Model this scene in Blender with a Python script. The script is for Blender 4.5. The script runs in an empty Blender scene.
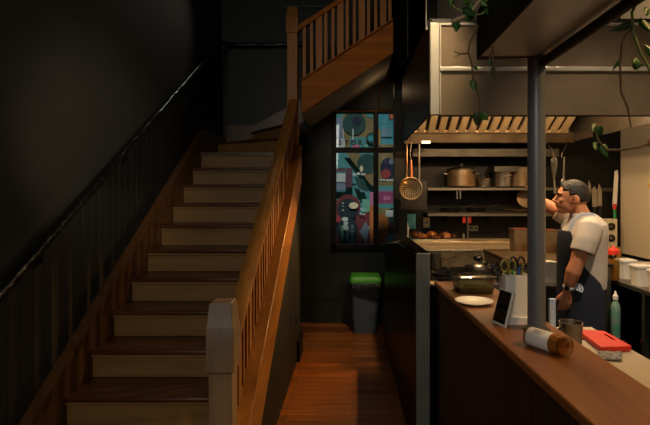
import bpy, bmesh, math, random
from mathutils import Vector, Matrix, noise
random.seed(7)
sc = bpy.context.scene
col = sc.collection
PI = math.pi

# ------------------------------------------------------------------ camera frame
F, CX, CY, H = 455.0, 352.0, 193.0, 1.62
def P(x, y, Y):                 # a photo point at a known distance
    return Vector(((x-CX)*Y/F, Y, H-(y-CY)*Y/F))
def PX(x, Y): return (x-CX)*Y/F
def PZ(y, Y): return H-(y-CY)*Y/F

cam = bpy.data.cameras.new('camera'); co = bpy.data.objects.new('camera', cam)
col.objects.link(co); sc.camera = co
co.location = (0, 0, H); co.rotation_euler = (PI/2, 0, 0)
cam.sensor_width = 36; cam.lens = 36*F/650
cam.shift_x = -(CX-325)/650; cam.shift_y = -(212.5-CY)/650
cam.clip_start = .02

# ------------------------------------------------------------------ materials
def lin(c):
    return tuple(((v/255)/12.92 if v/255 <= .04045 else ((v/255+.055)/1.055)**2.4) for v in c)
M = {}
def mat(name, c, rough=.6, metal=0.0, var=0.0, vscale=8.0, bump=0.0, bscale=60.0, spec=.5, stretch=(1,1,1), emit=None, es=0, trans=0, alpha=1, c2=None, coat=0):
    m = bpy.data.materials.new(name); m.use_nodes = True
    nt = m.node_tree; b = nt.nodes['Principled BSDF']
    L = lin(c)
    b.inputs['Base Color'].default_value = (*L, 1)
    b.inputs['Roughness'].default_value = rough
    b.inputs['Metallic'].default_value = metal
    b.inputs['Specular IOR Level'].default_value = spec
    b.inputs['Transmission Weight'].default_value = trans
    b.inputs['Coat Weight'].default_value = coat
    b.inputs['Coat Roughness'].default_value = .15
    tc = nt.nodes.new('ShaderNodeTexCoord'); mp = nt.nodes.new('ShaderNodeMapping')
    mp.inputs['Scale'].default_value = stretch
    nt.links.new(tc.outputs['Object'], mp.inputs['Vector'])
    if var or c2:
        n = nt.nodes.new('ShaderNodeTexNoise'); n.inputs['Scale'].default_value = vscale; n.inputs['Detail'].default_value = 4
        nt.links.new(mp.outputs[0], n.inputs['Vector'])
        r = nt.nodes.new('ShaderNodeValToRGB')
        r.color_ramp.elements[0].position = .33; r.color_ramp.elements[1].position = .67
        L2 = lin(c2) if c2 else tuple(min(1, v*(1+var)) for v in L)
        L1 = L if c2 else tuple(v*(1-var) for v in L)
        r.color_ramp.elements[0].color = (*L1, 1); r.color_ramp.elements[1].color = (*L2, 1)
        nt.links.new(n.outputs['Fac'], r.inputs['Fac']); nt.links.new(r.outputs[0], b.inputs['Base Color'])
    if bump:
        n2 = nt.nodes.new('ShaderNodeTexNoise'); n2.inputs['Scale'].default_value = bscale; n2.inputs['Detail'].default_value = 3
        nt.links.new(mp.outputs[0], n2.inputs['Vector'])
        bp = nt.nodes.new('ShaderNodeBump'); bp.inputs['Strength'].default_value = bump; bp.inputs['Distance'].default_value = .01
        nt.links.new(n2.outputs['Fac'], bp.inputs['Height']); nt.links.new(bp.outputs[0], b.inputs['Normal'])
    if emit:
        b.inputs['Emission Color'].default_value = (*lin(emit), 1); b.inputs['Emission Strength'].default_value = es
    M[name] = m
    return m
def wood(name, c1, c2, axis, rough=.4, scale=10, coat=0.0, spec=.5):
    m = bpy.data.materials.new(name); m.use_nodes = True
    nt = m.node_tree; b = nt.nodes['Principled BSDF']
    b.inputs['Specular IOR Level'].default_value = spec
    b.inputs['Coat Weight'].default_value = coat
    tc = nt.nodes.new('ShaderNodeTexCoord'); mp = nt.nodes.new('ShaderNodeMapping')
    s = [scale]*3; s[axis] = scale*.07
    mp.inputs['Scale'].default_value = s
    n = nt.nodes.new('ShaderNodeTexNoise'); n.inputs['Scale'].default_value = 2.2; n.inputs['Detail'].default_value = 6; n.inputs['Roughness'].default_value = .65
    r = nt.nodes.new('ShaderNodeValToRGB'); r.color_ramp.elements[0].position = .3; r.color_ramp.elements[1].position = .72
    r.color_ramp.elements[0].color = (*lin(c1), 1); r.color_ramp.elements[1].color = (*lin(c2), 1)
    nt.links.new(tc.outputs['Object'], mp.inputs[0]); nt.links.new(mp.outputs[0], n.inputs['Vector'])
    nt.links.new(n.outputs['Fac'], r.inputs[0]); nt.links.new(r.outputs[0], b.inputs['Base Color'])
    mr = nt.nodes.new('ShaderNodeMapRange'); mr.inputs['To Min'].default_value = rough-.08; mr.inputs['To Max'].default_value = rough+.12
    nt.links.new(n.outputs['Fac'], mr.inputs[0]); nt.links.new(mr.outputs[0], b.inputs['Roughness'])
    bp = nt.nodes.new('ShaderNodeBump'); bp.inputs['Strength'].default_value = .12; bp.inputs['Distance'].default_value = .005
    nt.links.new(n.outputs['Fac'], bp.inputs['Height']); nt.links.new(bp.outputs[0], b.inputs['Normal'])
    M[name] = m
    return m
def plank_floor(name, rot=0, c1=(118,72,34), c2=(84,46,20), gap=(26,14,8), bw=1.3, rh=.085, rough=.38):
    m = bpy.data.materials.new(name); m.use_nodes = True
    nt = m.node_tree; b = nt.nodes['Principled BSDF']
    tc = nt.nodes.new('ShaderNodeTexCoord'); mp = nt.nodes.new('ShaderNodeMapping'); mp.inputs['Rotation'].default_value = (0,0,rot)
    br = nt.nodes.new('ShaderNodeTexBrick'); br.inputs['Scale'].default_value = 1
    br.inputs['Brick Width'].default_value = bw; br.inputs['Row Height'].default_value = rh; br.inputs['Mortar Size'].default_value = .0025
    br.inputs['Color1'].default_value = (*lin(c1),1); br.inputs['Color2'].default_value = (*lin(c2),1); br.inputs['Mortar'].default_value = (*lin(gap),1)
    br.offset = .37; br.inputs['Bias'].default_value = -.1
    nt.links.new(tc.outputs['Object'], mp.inputs[0]); nt.links.new(mp.outputs[0], br.inputs['Vector'])
    mp2 = nt.nodes.new('ShaderNodeMapping'); mp2.inputs['Scale'].default_value = (1.2, 22, 1); mp2.inputs['Rotation'].default_value = (0,0,rot)
    nt.links.new(tc.outputs['Object'], mp2.inputs[0])
    n = nt.nodes.new('ShaderNodeTexNoise'); n.inputs['Scale'].default_value = 2.0; n.inputs['Detail'].default_value = 5
    nt.links.new(mp2.outputs[0], n.inputs['Vector'])
    mr = nt.nodes.new('ShaderNodeMapRange'); mr.inputs['From Min'].default_value = .3; mr.inputs['From Max'].default_value = .7; mr.inputs['To Min'].default_value = .45; mr.inputs['To Max'].default_value = 1.35
    nt.links.new(n.outputs['Fac'], mr.inputs[0])
    mx = nt.nodes.new('ShaderNodeMix'); mx.data_type = 'RGBA'; mx.blend_type = 'MULTIPLY'; mx.inputs['Factor'].default_value = 1
    nt.links.new(br.outputs['Color'], mx.inputs['A']); nt.links.new(mr.outputs[0], mx.inputs['B'])
    nt.links.new(mx.outputs['Result'], b.inputs['Base Color'])
    b.inputs['Roughness'].default_value = rough
    bp = nt.nodes.new('ShaderNodeBump'); bp.inputs['Strength'].default_value = .25; bp.inputs['Distance'].default_value = .003
    nt.links.new(br.outputs['Fac'], bp.inputs['Height']); bp.invert = True
    nt.links.new(bp.outputs[0], b.inputs['Normal'])
    M[name] = m
def grooved(name, c, axis, pitch, rough=.5, width=.1, groove=(3,3,3)):
    """boards with narrow grooves, repeated along one axis"""
    m = mat(name, c, rough, var=.25, vscale=6)
    nt = m.node_tree; b = nt.nodes['Principled BSDF']
    tc = nt.nodes.new('ShaderNodeTexCoord'); sp = nt.nodes.new('ShaderNodeSeparateXYZ'); nt.links.new(tc.outputs['Object'], sp.inputs[0])
    d = nt.nodes.new('ShaderNodeMath'); d.operation = 'DIVIDE'; d.inputs[1].default_value = pitch; nt.links.new(sp.outputs[axis], d.inputs[0])
    fr = nt.nodes.new('ShaderNodeMath'); fr.operation = 'PINGPONG'; fr.inputs[1].default_value = .5; nt.links.new(d.outputs[0], fr.inputs[0])
    mr = nt.nodes.new('ShaderNodeMapRange'); mr.inputs['From Max'].default_value = width; nt.links.new(fr.outputs[0], mr.inputs[0])
    bp = nt.nodes.new('ShaderNodeBump'); bp.inputs['Strength'].default_value = .8; bp.inputs['Distance'].default_value = .008
    nt.links.new(mr.outputs[0], bp.inputs['Height']); nt.links.new(bp.outputs[0], b.inputs['Normal'])
    mx = nt.nodes.new('ShaderNodeMix'); mx.data_type = 'RGBA'
    src = b.inputs['Base Color'].links[0].from_socket
    nt.links.new(mr.outputs[0], mx.inputs['Factor']); mx.inputs['A'].default_value = (*lin(groove),1); nt.links.new(src, mx.inputs['B'])
    nt.links.new(mx.outputs['Result'], b.inputs['Base Color'])
    return m
def perforated(name, c, pitch=.016):
    m = mat(name, c, .42, .75, var=.15, vscale=3)
    nt = m.node_tree; b = nt.nodes['Principled BSDF']
    tc = nt.nodes.new('ShaderNodeTexCoord'); sp = nt.nodes.new('ShaderNodeSeparateXYZ'); nt.links.new(tc.outputs['Object'], sp.inputs[0])
    outs = []
    for ax in (0, 2):
        k = nt.nodes.new('ShaderNodeMath'); k.operation = 'MULTIPLY'; k.inputs[1].default_value = 2*PI/pitch; nt.links.new(sp.outputs[ax], k.inputs[0])
        s = nt.nodes.new('ShaderNodeMath'); s.operation = 'SINE'; nt.links.new(k.outputs[0], s.inputs[0]); outs.append(s)
    ml = nt.nodes.new('ShaderNodeMath'); ml.operation = 'MULTIPLY'; nt.links.new(outs[0].outputs[0], ml.inputs[0]); nt.links.new(outs[1].outputs[0], ml.inputs[1])
    g = nt.nodes.new('ShaderNodeMapRange'); g.inputs['From Min'].default_value = .15; g.inputs['From Max'].default_value = .35; nt.links.new(ml.outputs[0], g.inputs[0])
    mx = nt.nodes.new('ShaderNodeMix'); mx.data_type = 'RGBA'; src = b.inputs['Base Color'].links[0].from_socket
    nt.links.new(g.outputs[0], mx.inputs['Factor']); nt.links.new(src, mx.inputs['A']); mx.inputs['B'].default_value = (.12,.095,.07,1)
    nt.links.new(mx.outputs['Result'], b.inputs['Base Color'])
    return m
def glassy(name, tint=(255,255,255), fac=.07, rough=.02):
    m = bpy.data.materials.new(name); m.use_nodes = True; nt = m.node_tree
    nt.nodes.remove(nt.nodes['Principled BSDF']); out = nt.nodes['Material Output']
    t = nt.nodes.new('ShaderNodeBsdfTransparent'); t.inputs[0].default_value = (*lin(tint),1)
    g = nt.nodes.new('ShaderNodeBsdfGlossy'); g.inputs['Roughness'].default_value = rough
    mx = nt.nodes.new('ShaderNodeMixShader'); mx.inputs[0].default_value = fac
    nt.links.new(t.outputs[0], mx.inputs[1]); nt.links.new(g.outputs[0], mx.inputs[2]); nt.links.new(mx.outputs[0], out.inputs[0])
    M[name] = m

plank_floor('floor_planks',c1=(142,84,34),c2=(80,42,15))
mat('kitchen_floor', (38,36,34), .5, var=.2)
mat('black_paint', (18,23,19), .55, var=.15, vscale=3, bump=.05)
mat('black_plaster', (44,43,38), .8, var=.12, vscale=2.5, bump=.1, bscale=40)
grooved('black_boards', (9,10,9), 1, .085, .7)
grooved('black_boards_x', (18,19,19), 0, .09, .45)
mat('black_gloss', (12,12,12), .33, spec=.05, bump=.01, bscale=6)
mat('black_satin', (10,11,9), .5, spec=.25)
mat('iron_black', (14,14,14), .16, bump=.9, bscale=34)
mat('soffit_paint', (150,146,134), .8, var=.08)
wood('tread_wood', (62,34,15), (98,58,28), 0, .36, 9)
wood('riser_wood', (118,84,44), (156,116,64), 0, .5, 9)
wood('stringer_wood', (74,46,20), (108,70,34), 1, .42, 9)
wood('rail_wood', (134,86,32), (178,120,54), 1, .36, 9, coat=.1)
wood('rail_wood_x', (124,76,28), (164,106,46), 0, .6, 9, spec=.15)
wood('post_wood', (124,78,34), (160,108,54), 2, .5, 9)
wood('newel_wood', (116,94,70), (140,116,88), 2, .45, 9)
wood('bar_wood', (96,58,30), (150,96,52), 1, .38, 6, coat=.15)
m_ = grooved('bar_front', (27,17,9), 1, .11, .6)
mat('black_matte', (13,13,12), .9, spec=0)
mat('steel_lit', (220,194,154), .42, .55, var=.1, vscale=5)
mat('steel_tray', (186,196,198), .4, .6, var=.15, vscale=3)
mat('steel_cap', (138,140,132), .45, .5, var=.1, vscale=5)
mat('steel', (176,172,164), .32, 1, var=.1, vscale=4, bump=.05, bscale=40, stretch=(1,1,12))
mat('steel_dull', (138,134,126), .45, 1, var=.15, vscale=6, bump=.05)
mat('steel_dark', (86,84,80), .42, 1, var=.2, vscale=6)
mat('steel_frame', (214,208,192), .35, .8, var=.05)
mat('steel_stained', (150,136,112), .45, .7, vscale=7, c2=(116,82,48))
mat('grey_pole', (112,116,122), .38, .3, bump=.03)
perforated('mesh_steel', (136,118,94))
mat('cream_bench', (172,158,134), .5, var=.06)
mat('white_panel', (214,200,172), .6, var=.03, vscale=2)
mat('white_plastic', (222,218,206), .45, var=.03)
mat('white_ceramic', (226,224,216), .3, var=.03)
mat('label_paper', (214,212,208), .6, var=.04)
mat('red_plastic', (214,52,36), .45, var=.06)
mat('red_dark', (170,34,28), .5)
mat('green_plastic', (58,138,36), .5, var=.1)
mat('bin_plastic', (58,68,78), .5, var=.08)
mat('bag_black', (12,12,13), .25, bump=.9, bscale=30)
mat('brass', (190,128,64), .35, 1)
mat('copper', (150,84,48), .35, .6, var=.2)
mat('tray_dark', (60,57,50), .5, .6, var=.2)
mat('pan_black', (18,18,18), .4)
mat('roast', (104,52,22), .3, c2=(44,18,8), vscale=18, bump=.6, bscale=40, coat=.5)
mat('roast_gold', (172,100,40), .3, c2=(90,42,16), vscale=18, bump=.5, bscale=40, coat=.5)
mat('teal_card', (60,128,140), .7, var=.15)
mat('outlet_cream', (178,166,130), .5)
mat('outlet_green', (128,132,110), .5)
mat('leaf', (44,84,30), .45, c2=(70,112,40), vscale=20)
mat('leaf_dark', (28,58,24), .45, c2=(46,80,32), vscale=20)
mat('stem_green', (128,140,62), .5)
mat('stem_brown', (92,70,44), .7)
mat('stem_tan', (170,150,118), .7)
mat('terracotta', (150,90,60), .8)
mat('skin', (208,138,96), .5, var=.05, vscale=30)
mat('hair', (22,18,15), .6, c2=(54,47,41), vscale=30, bump=.8, bscale=90)
mat('hair_dark', (30,24,20), .7)
mat('shirt', (204,192,176), .85, var=.05, vscale=12, bump=.25, bscale=14)
mat('apron', (24,30,44), .8, var=.1, bump=.1, bscale=18)
mat('strap', (196,204,214), .7)
mat('trousers', (16,18,24), .85, bump=.1)
mat('watch_white', (190,190,186), .4)
mat('eye_white', (220,214,206), .3)
mat('oil', (178,128,40), .3, var=.1)
mat('amber', (150,96,36), .2, .3)
mat('salad', (48,82,36), .6, c2=(98,120,62), vscale=40, bump=.5)
mat('cloth', (150,150,146), .85, c2=(48,50,52), vscale=70)
mat('yellow_card', (232,178,72), .5)
mat('orange_card', (190,110,50), .6)
mat('screen_black', (14,16,22), .15)
mat('pale_blue', (176,196,214), .6)
mat('detergent', (70,150,120), .4, c2=(140,156,148), vscale=14)
mat('blue_plastic', (40,84,160), .4)
mat('yellow_plastic', (126,114,40), .45)
mat('green_pen', (40,140,80), .45)
glassy('clear_plastic', (225,228,222), .16, .12)
glassy('window_glass', (235,240,240), .05, .02)
glassy('bottle_glass', (230,222,190), .16, .05)
mat('lamp_glow', (255,226,180), .5, emit=(255,220,170), es=3)

# ------------------------------------------------------------------ mesh building
class MB:
    def __init__(s): s.v=[]; s.f=[]; s.m=[]
    def add(s, vs, fs, m=0):
        o=len(s.v); s.v += [Vector(v) for v in vs]
        for f in fs: s.f.append([o+i for i in f]); s.m.append(m)
        return s
    def box(s, x0,x1,y0,y1,z0,z1, m=0):
        v=[(x,y,z) for x in (x0,x1) for y in (y0,y1) for z in (z0,z1)]
        return s.add(v, [(0,1,3,2),(4,6,7,5),(0,4,5,1),(2,3,7,6),(0,2,6,4),(1,5,7,3)], m)
    def hexa(s, a, b, m=0):             # two quads with the same winding
        n=len(a)
        fs=[tuple(range(n-1,-1,-1)), tuple(range(n,2*n))]+[(i,(i+1)%n,n+(i+1)%n,n+i) for i in range(n)]
        return s.add(list(a)+list(b), fs, m)
    def prism(s, poly, off, m=0):
        off=Vector(off); return s.hexa([Vector(p) for p in poly], [Vector(p)+off for p in poly], m)
    def loft(s, rings, m=0, caps=True, closed=True):
        n=len(rings[0]); v=[p for r in rings for p in r]; fs=[]
        for k in range(len(rings)-1):
            for i in range(n if closed else n-1):
                j=(i+1)%n; fs.append((k*n+i,k*n+j,(k+1)*n+j,(k+1)*n+i))
        if caps and closed: fs += [tuple(range(n-1,-1,-1)), tuple((len(rings)-1)*n+i for i in range(n))]
        return s.add(v, fs, m)
    def tube(s, pts, r, n=10, m=0, flat=1.0):
        pts=[Vector(p) for p in pts]; rr = r if isinstance(r,(list,tuple)) else [r]*len(pts)
        rings=[]; up=None
        for i,p in enumerate(pts):
            d=(pts[min(i+1,len(pts)-1)]-pts[max(i-1,0)]).normalized()
            if up is None: up = Vector((0,0,1)) if abs(d.z)<.9 else Vector((0,1,0))
            u=(up-d*up.dot(d)); u = u.normalized() if u.length>1e-5 else d.orthogonal().normalized()
            up=u; w=d.cross(u)
            rings.append([p+(u*math.cos(2*PI*k/n)*flat+w*math.sin(2*PI*k/n))*rr[i] for k in range(n)])
        return s.loft(rings, m)
    def cyl(s, p0, p1, r, n=16, m=0, r1=None): return s.tube([p0,p1],[r,r if r1 is None else r1],n,m)
    def lathe(s, c, prof, n=24, m=0, axis=None):
        c=Vector(c); R=Matrix.Identity(3) if axis is None else Vector((0,0,1)).rotation_difference(Vector(axis)).to_matrix()
        rings=[[c+R@Vector((r*math.cos(2*PI*k/n), r*math.sin(2*PI*k/n), z)) for k in range(n)] for r,z in prof]
        return s.loft(rings, m)
    def ell(s, c, r, n=16, k=10, m=0, R=None):
        c=Vector(c); rings=[]
        for i in range(k+1):
            t=-PI/2+PI*i/k; cr=max(math.cos(t),.02)
            ring=[]
            for j in range(n):
                p=Vector((r[0]*cr*math.cos(2*PI*j/n), r[1]*cr*math.sin(2*PI*j/n), r[2]*math.sin(t)))
                if R: p=R@p
                ring.append(c+p)
            rings.append(ring)
        return s.loft(rings, m)
    def build(s, name, mats, parent=None, bevel=0, angle=35, remesh=0, smooth_it=0, sub=0, solid=0):
        if not isinstance(mats,(list,tuple)): mats=[mats]
        o0=Vector((0,0,0)); p=parent
        while p is not None: o0+=p.location; p=p.parent
        me=bpy.data.meshes.new(name)
        me.from_pydata([tuple(v-o0) for v in s.v], [], s.f)
        for mm in mats: me.materials.append(M[mm])
        for pl,mi in zip(me.polygons, s.m): pl.material_index=mi
        bm=bmesh.new(); bm.from_mesh(me); bmesh.ops.recalc_face_normals(bm, faces=bm.faces); bm.to_mesh(me); bm.free()
        me.polygons.foreach_set('use_smooth',[True]*len(me.polygons))
        if not remesh: me.set_sharp_from_angle(angle=math.radians(angle))
        o=bpy.data.objects.new(name, me); col.objects.link(o); o.parent=parent
        if remesh:
            r=o.modifiers.new('join','REMESH'); r.mode='VOXEL'; r.voxel_size=remesh; r.use_smooth_shade=True
            if smooth_it:
                q=o.modifiers.new('soft','SMOOTH'); q.iterations=smooth_it; q.factor=.5
            dg=bpy.context.evaluated_depsgraph_get()
            nm=bpy.data.meshes.new_from_object(o.evaluated_get(dg))
            o.modifiers.clear(); o.data=nm; nm.name=name
            nm.polygons.foreach_set('use_smooth',[True]*len(nm.polygons))
            if not nm.materials: nm.materials.append(M[mats[0]])
        if solid:
            q=o.modifiers.new('thick','SOLIDIFY'); q.thickness=solid; q.offset=0
        if bevel:
            q=o.modifiers.new('bevel','BEVEL'); q.width=bevel; q.segments=2; q.limit_method='ANGLE'; q.angle_limit=math.radians(40)
        if sub:
            q=o.modifiers.new('sub','SUBSURF'); q.levels=sub; q.render_levels=sub
        return o
def tag(o, label=None, cat=None, group=None, kind=None):
    if label: o['label']=label
    if cat: o['category']=cat
    if group: o['group']=group
    if kind: o['kind']=kind
    return o
def empty(name, loc, label, cat, group=None):
    o=bpy.data.objects.new(name, None); o.empty_display_size=.05; col.objects.link(o); o.location=loc
    return tag(o,label,cat,group)
def struct(o): o['kind']='structure'; return o

# ------------------------------------------------------------------ setting
YB, YK = 5.69, 5.25            # stair-hall back wall, kitchen back wall
XW = -1.63                     # left wall
ZC = 4.5
b=MB(); b.box(XW-.1,.62,-2.5,YB+.1,-.06,0); struct(b.build('floor','floor_planks'))
b=MB(); b.box(.62,3.3,-2.5,YK+.6,-.06,-.002); struct(b.build('floor_kitchen','kitchen_floor'))
b=MB(); b.box(XW-.12,XW,-2.5,YB+.1,0,ZC); struct(b.build('wall_left','black_plaster'))
wx0,wx1,wz0,wz1 = PX(334.5,YB),PX(396,YB),PZ(246.5,YB),PZ(112,YB)
b=MB(); b.box(XW,wx0,YB,YB+.12,0,ZC); b.box(wx1,.75,YB,YB+.12,0,ZC); b.box(wx0,wx1,YB,YB+.12,0,wz0); b.box(wx0,wx1,YB,YB+.12,wz1,ZC)
struct(b.build('wall_back','black_paint'))
b=MB(); b.box(.62,3.3,YK,YK+.12,0,ZC); struct(b.build('wall_kitchen_back','black_satin'))
b=MB(); b.box(.475,.62,5.10,5.25,0,ZC); b.box(.545,.62,5.25,YB,0,ZC); struct(b.build('wall_kitchen_side','black_satin'))
b=MB(); b.box(3.1,3.22,-2.5,YK,0,.93); b.box(3.1,3.22,-2.5,YK,.93,ZC,1); struct(b.build('wall_right',['black_satin','white_panel']))
b=MB(); b.box(XW-.1,3.3,-3.9,YB+.1,ZC,ZC+.1); struct(b.build('ceiling','black_paint'))
b=MB(); b.box(-.5,.5,YB-.018,YB,0,.28); b.box(-.5,.5,YB-.024,YB,.28,.30); struct(b.build('baseboard_back','black_paint',bevel=.003))
# bulkhead between the hall and the hood
b=MB(); b.box(.535,.60,3.2,5.09,2.85,ZC); b.box(.43,.535,4.45,5.09,2.85,ZC); struct(b.build('wall_bulkhead','black_matte'))
# wainscot following the stair on the left wall
RISE,RUN,YN1,XL = .17,.2475,1.97,-1.565
def nos(Y): return RISE+(Y-YN1)*RISE/RUN
def railz(Y): return 1.168+(Y-2.016)*.662
b=MB(); pts=[(XW,0.4,0),(XW,0.4,railz(.4)-.10),(XW,5.3,railz(5.3)-.10),(XW,YB,railz(5.3)-.10),(XW,YB,0)]
b.prism(pts,(.02,0,0)); struct(b.build('wall_wainscot','black_boards'))
# thin strip added to imitate a faint highlight at the ceiling edge
b=MB(); b.box(-.9,.5,YB-.03,YB,3.93,3.95); struct(b.build('trim_highlight','steel_dark'))

# window
w=bpy.data.objects.new('window_1',None); col.objects.link(w); w.location=((wx0+wx1)/2,YB,wz0); struct(w)
fr=MB(); y0,y1=YB-.015,YB+.09
def wb(xa,xb,ya,yb,dy=0): fr.box(PX(xa,YB),PX(xb,YB),y0-dy,y1,PZ(yb,YB),PZ(ya,YB))
wb(331.5,336.2,109,249); wb(393.8,398,109,249); wb(373.6,378.4,112,246,.01); wb(334,396,147.4,152.4,.006); wb(331.5,398,109,113); wb(331.5,398,244.4,249)
fr.build('window_frame','black_satin',w,bevel=.004)
sl=MB(); sl.box(PX(331,YB),PX(396,YB),YB-.07,YB,PZ(250.5,YB),PZ(248.5,YB)); sl.build('window_sill','black_gloss',w,bevel=.004)
for (xa,xb,ya,yb) in ((336.2,373.6,113,147.4),(378.4,393.8,113,147.4),(336.2,373.6,152.4,244.4),(378.4,393.8,152.4,244.4)):
    g=MB(); g.box(PX(xa,YB),PX(xb,YB),YB+.04,YB+.046,PZ(yb,YB),PZ(ya,YB)); g.build('pane','window_glass',w)
# lettering on the glass
mat('letter_black',(16,18,20),.5)
b=MB()
for ch,px in zip('STOR',(339.9,346.6,353.4,360.2)):
    cu=bpy.data.curves.new('t','FONT'); cu.body=ch; cu.size=.088; cu.extrude=.002; cu.align_x='CENTER'; cu.offset=.003
    to=bpy.data.objects.new('t',cu); col.objects.link(to)
    dg=bpy.context.evaluated_depsgraph_get(); me=bpy.data.meshes.new_from_object(to.evaluated_get(dg))
    base=Vector((PX(px,YB),YB+.036,PZ(144.6,YB)))
    b.add([base+Vector((v.co.x,-v.co.z,v.co.y)) for v in me.vertices],[tuple(p.vertices) for p in me.polygons])
    bpy.data.objects.remove(to); bpy.data.meshes.remove(me)
b.build('lettering','letter_black',w)

# mural on the wall across the lane
YM=6.7
mur_cols={'teal':(72,142,150),'cyan':(60,150,172),'green':(30,74,72),'navy':(24,34,66),'tan':(132,116,78),'white':(196,204,210),'slate':(112,130,160),
 'pink':(188,110,150),'orange':(184,108,52),'gold':(176,140,60),'plum':(92,62,78),'red':(150,58,62),'wine':(108,42,50),'cream':(226,214,180),'ink':(18,40,54),'greyblue':(110,128,150),'magenta':(140,66,110),'olive':(120,110,72),'blue':(92,138,160),'mint':(110,176,160)}
names=list(mur_cols)
for k in names: mat('mural_'+k, mur_cols[k], .85, var=.1, vscale=5)
b=MB(); lay=[0]
def poly(c, pts):
    lay[0]+=1; d=.0012*lay[0]
    v=[P(x,y,YM)-Vector((0,d,0)) for x,y in pts]
    b.add(v,[tuple(range(len(v)))],names.index(c))
def disc(c,x,y,r,ry=None): poly(c,[(x+r*math.cos(2*PI*k/32), y+(ry or r)*math.sin(2*PI*k/32)) for k in range(32)])
def rect(c,x0,x1,y0,y1): poly(c,[(x0,y0),(x1,y0),(x1,y1),(x0,y1)])
p0=P(300,60,YM); p1=P(430,300,YM)
b.box(p0.x,p1.x,YM,YM+.1,-.1,p0.z,0)
disc('tan',360,126,20); rect('cyan',366,377,105,116.5); disc('teal',371,112,6)
rect('slate',330,342.5,118,140); disc('green',354.3,123.5,11.6); disc('navy',357,121,4.6)
rect('white',336,345,139,150); rect('tan',345,350,136,150); rect('teal',350,366,137,150)
disc('green',371.5,138,5.5); disc('cyan',371,138.5,3); disc('pink',356,148,4); rect('white',343,343.7,129,141); rect('white',352.3,353.6,129,141); disc('mint',366.5,146,1.6)
rect('cyan',376,400,100,150); rect('teal',380,396,122,124); rect('plum',388.5,400,111,120); rect('orange',389.8,400,111,118.6); rect('gold',376,380.4,130,150); rect('blue',381,392,128,137); rect('tan',376,400,144.5,152)
poly('tan',[(344,150),(356,150),(378,176),(378,190),(370,184)]); disc('green',367.5,164,10.5,10); rect('white',336,345.5,173.5,182); rect('slate',334,346,183,190); rect('plum',345.5,352.5,168,187.5)
rect('plum',336,345,168,172); disc('cream',361.3,169,1.6,3.2); rect('white',352.5,356,173.5,175.5); rect('white',356.8,360,172.5,175); rect('white',361,365.2,173.3,175.2); rect('blue',360,367.5,189.5,192); poly('green',[(354,176),(364,180),(369,192),(358,188)])  # small white rects paint interior window reflections into the mural
rect('red',336,341,200,222); disc('wine',348,207,12.5); disc('ink',348,209,10.5); rect('pink',370,378,192,206); rect('mint',362,370,199,212); rect('orange',369.5,378,206,250)
poly('wine',[(356,216),(369.5,211),(370,250),(352,250)]); poly('greyblue',[(365.5,221),(369,229),(366,244),(359.5,231)]); rect('red',334,340,234,250)
disc('ink',347.4,231,10.8,13.5); disc('cream',353.6,205.5,4.6,3.2)
for (x,y,s) in ((343,203,.8),(343,206,.6),(343,210,.9),(361.5,209,1.2),(363.2,210,1),(361,213.5,1.3),(364,214,1.2),(345,219,3.2),(346,223,2.4),(345,227,3.6),(347,229,2.2),(352.5,227,1.6),(352.2,231,1.8)): disc('white',x,y,s,s*.7)
rect('mint',341,343.5,226,240); rect('mint',346.5,348,228,240); rect('blue',351.3,353.2,224,243); disc('white',369,227,.9,1.4)
rect('tan',376,400,152,182); disc('navy',387.5,169,7.6,11); disc('slate',391,162,2.6); disc('red',385.6,174,4.6)
for x in (380.5,383.5,387,390,392): disc('white',x,180+.3*random.random(),1.3,.9)
rect('olive',376,400,182,187); rect('teal',376,400,186,190); rect('slate',376,400,190,191.5); rect('magenta',376,400,191.5,203.5); rect('pink',383,390,196,200); rect('teal',376,400,203.5,208); rect('olive',376,390,208,216)
rect('orange',376,388.5,214,250); rect('wine',388,400,216,250); rect('white',385,393,210,216.5); rect('green',388,394,217,224); rect('plum',388,391.5,222,234); rect('blue',386,394,234,250)
tag(b.build('mural',['mural_'+k for k in names]),'painted mural of circles and colour blocks outside the window','mural')

# ------------------------------------------------------------------ staircase
XN=-.58; YNW=2.05; YNU=4.71
st=empty('staircase',(XN,YN1,0),'brown wooden staircase with balusters, climbing the left wall then turning right','staircase')
XR=-.565
for k in range(1,13):
    yn=YN1+(k-1)*RUN; z=RISE*k
    xr = XR
    t=MB(); t.box(XL,xr,yn-.0,yn+RUN+.03,z-.028,z); t.build('tread','tread_wood',st,bevel=.009)
    r=MB(); r.box(XL,xr,yn+.03,yn+.05,z-RISE,z-.028); r.box(XL,xr,yn+.016,yn+.032,z-.046,z-.028); r.build('riser','riser_wood',st,bevel=.002)
# winders round the upper newel
def winder(k, poly, edge):
    z=RISE*k
    t=MB(); t.prism([(x,y,z-.03) for x,y in poly],(0,0,.03)); t.build('winder_tread','tread_wood',st,bevel=.008)
    (xa,ya),(xb,yb)=edge
    r=MB(); d=Vector((xb-xa,yb-ya,0)).normalized(); n=Vector((-d.y,d.x,0))*.02
    if n.y<0: n=-n
    a=Vector((xa,ya,z-RISE))+n; c=Vector((xb,yb,z-RISE))+n
    r.prism([a,c,c+n,a+n],(0,0,RISE-.03)); r.build('riser','riser_wood',st)
winder(13,[(XN,4.74),(XL,5.26),(XL,YB-.01),(-.9,YB-.01)],[(XL,5.26),(XN,4.74)])
winder(14,[(XN,4.76),(-1.27,YB-.01),(XN,YB-.01)],[(-1.27,YB-.02),(XN,4.76)])
t=MB(); t.box(XL,-.6,4.69,YB-.02,RISE*12-.028,RISE*12-.001); t.build('winder_tread','tread_wood',st)
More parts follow.
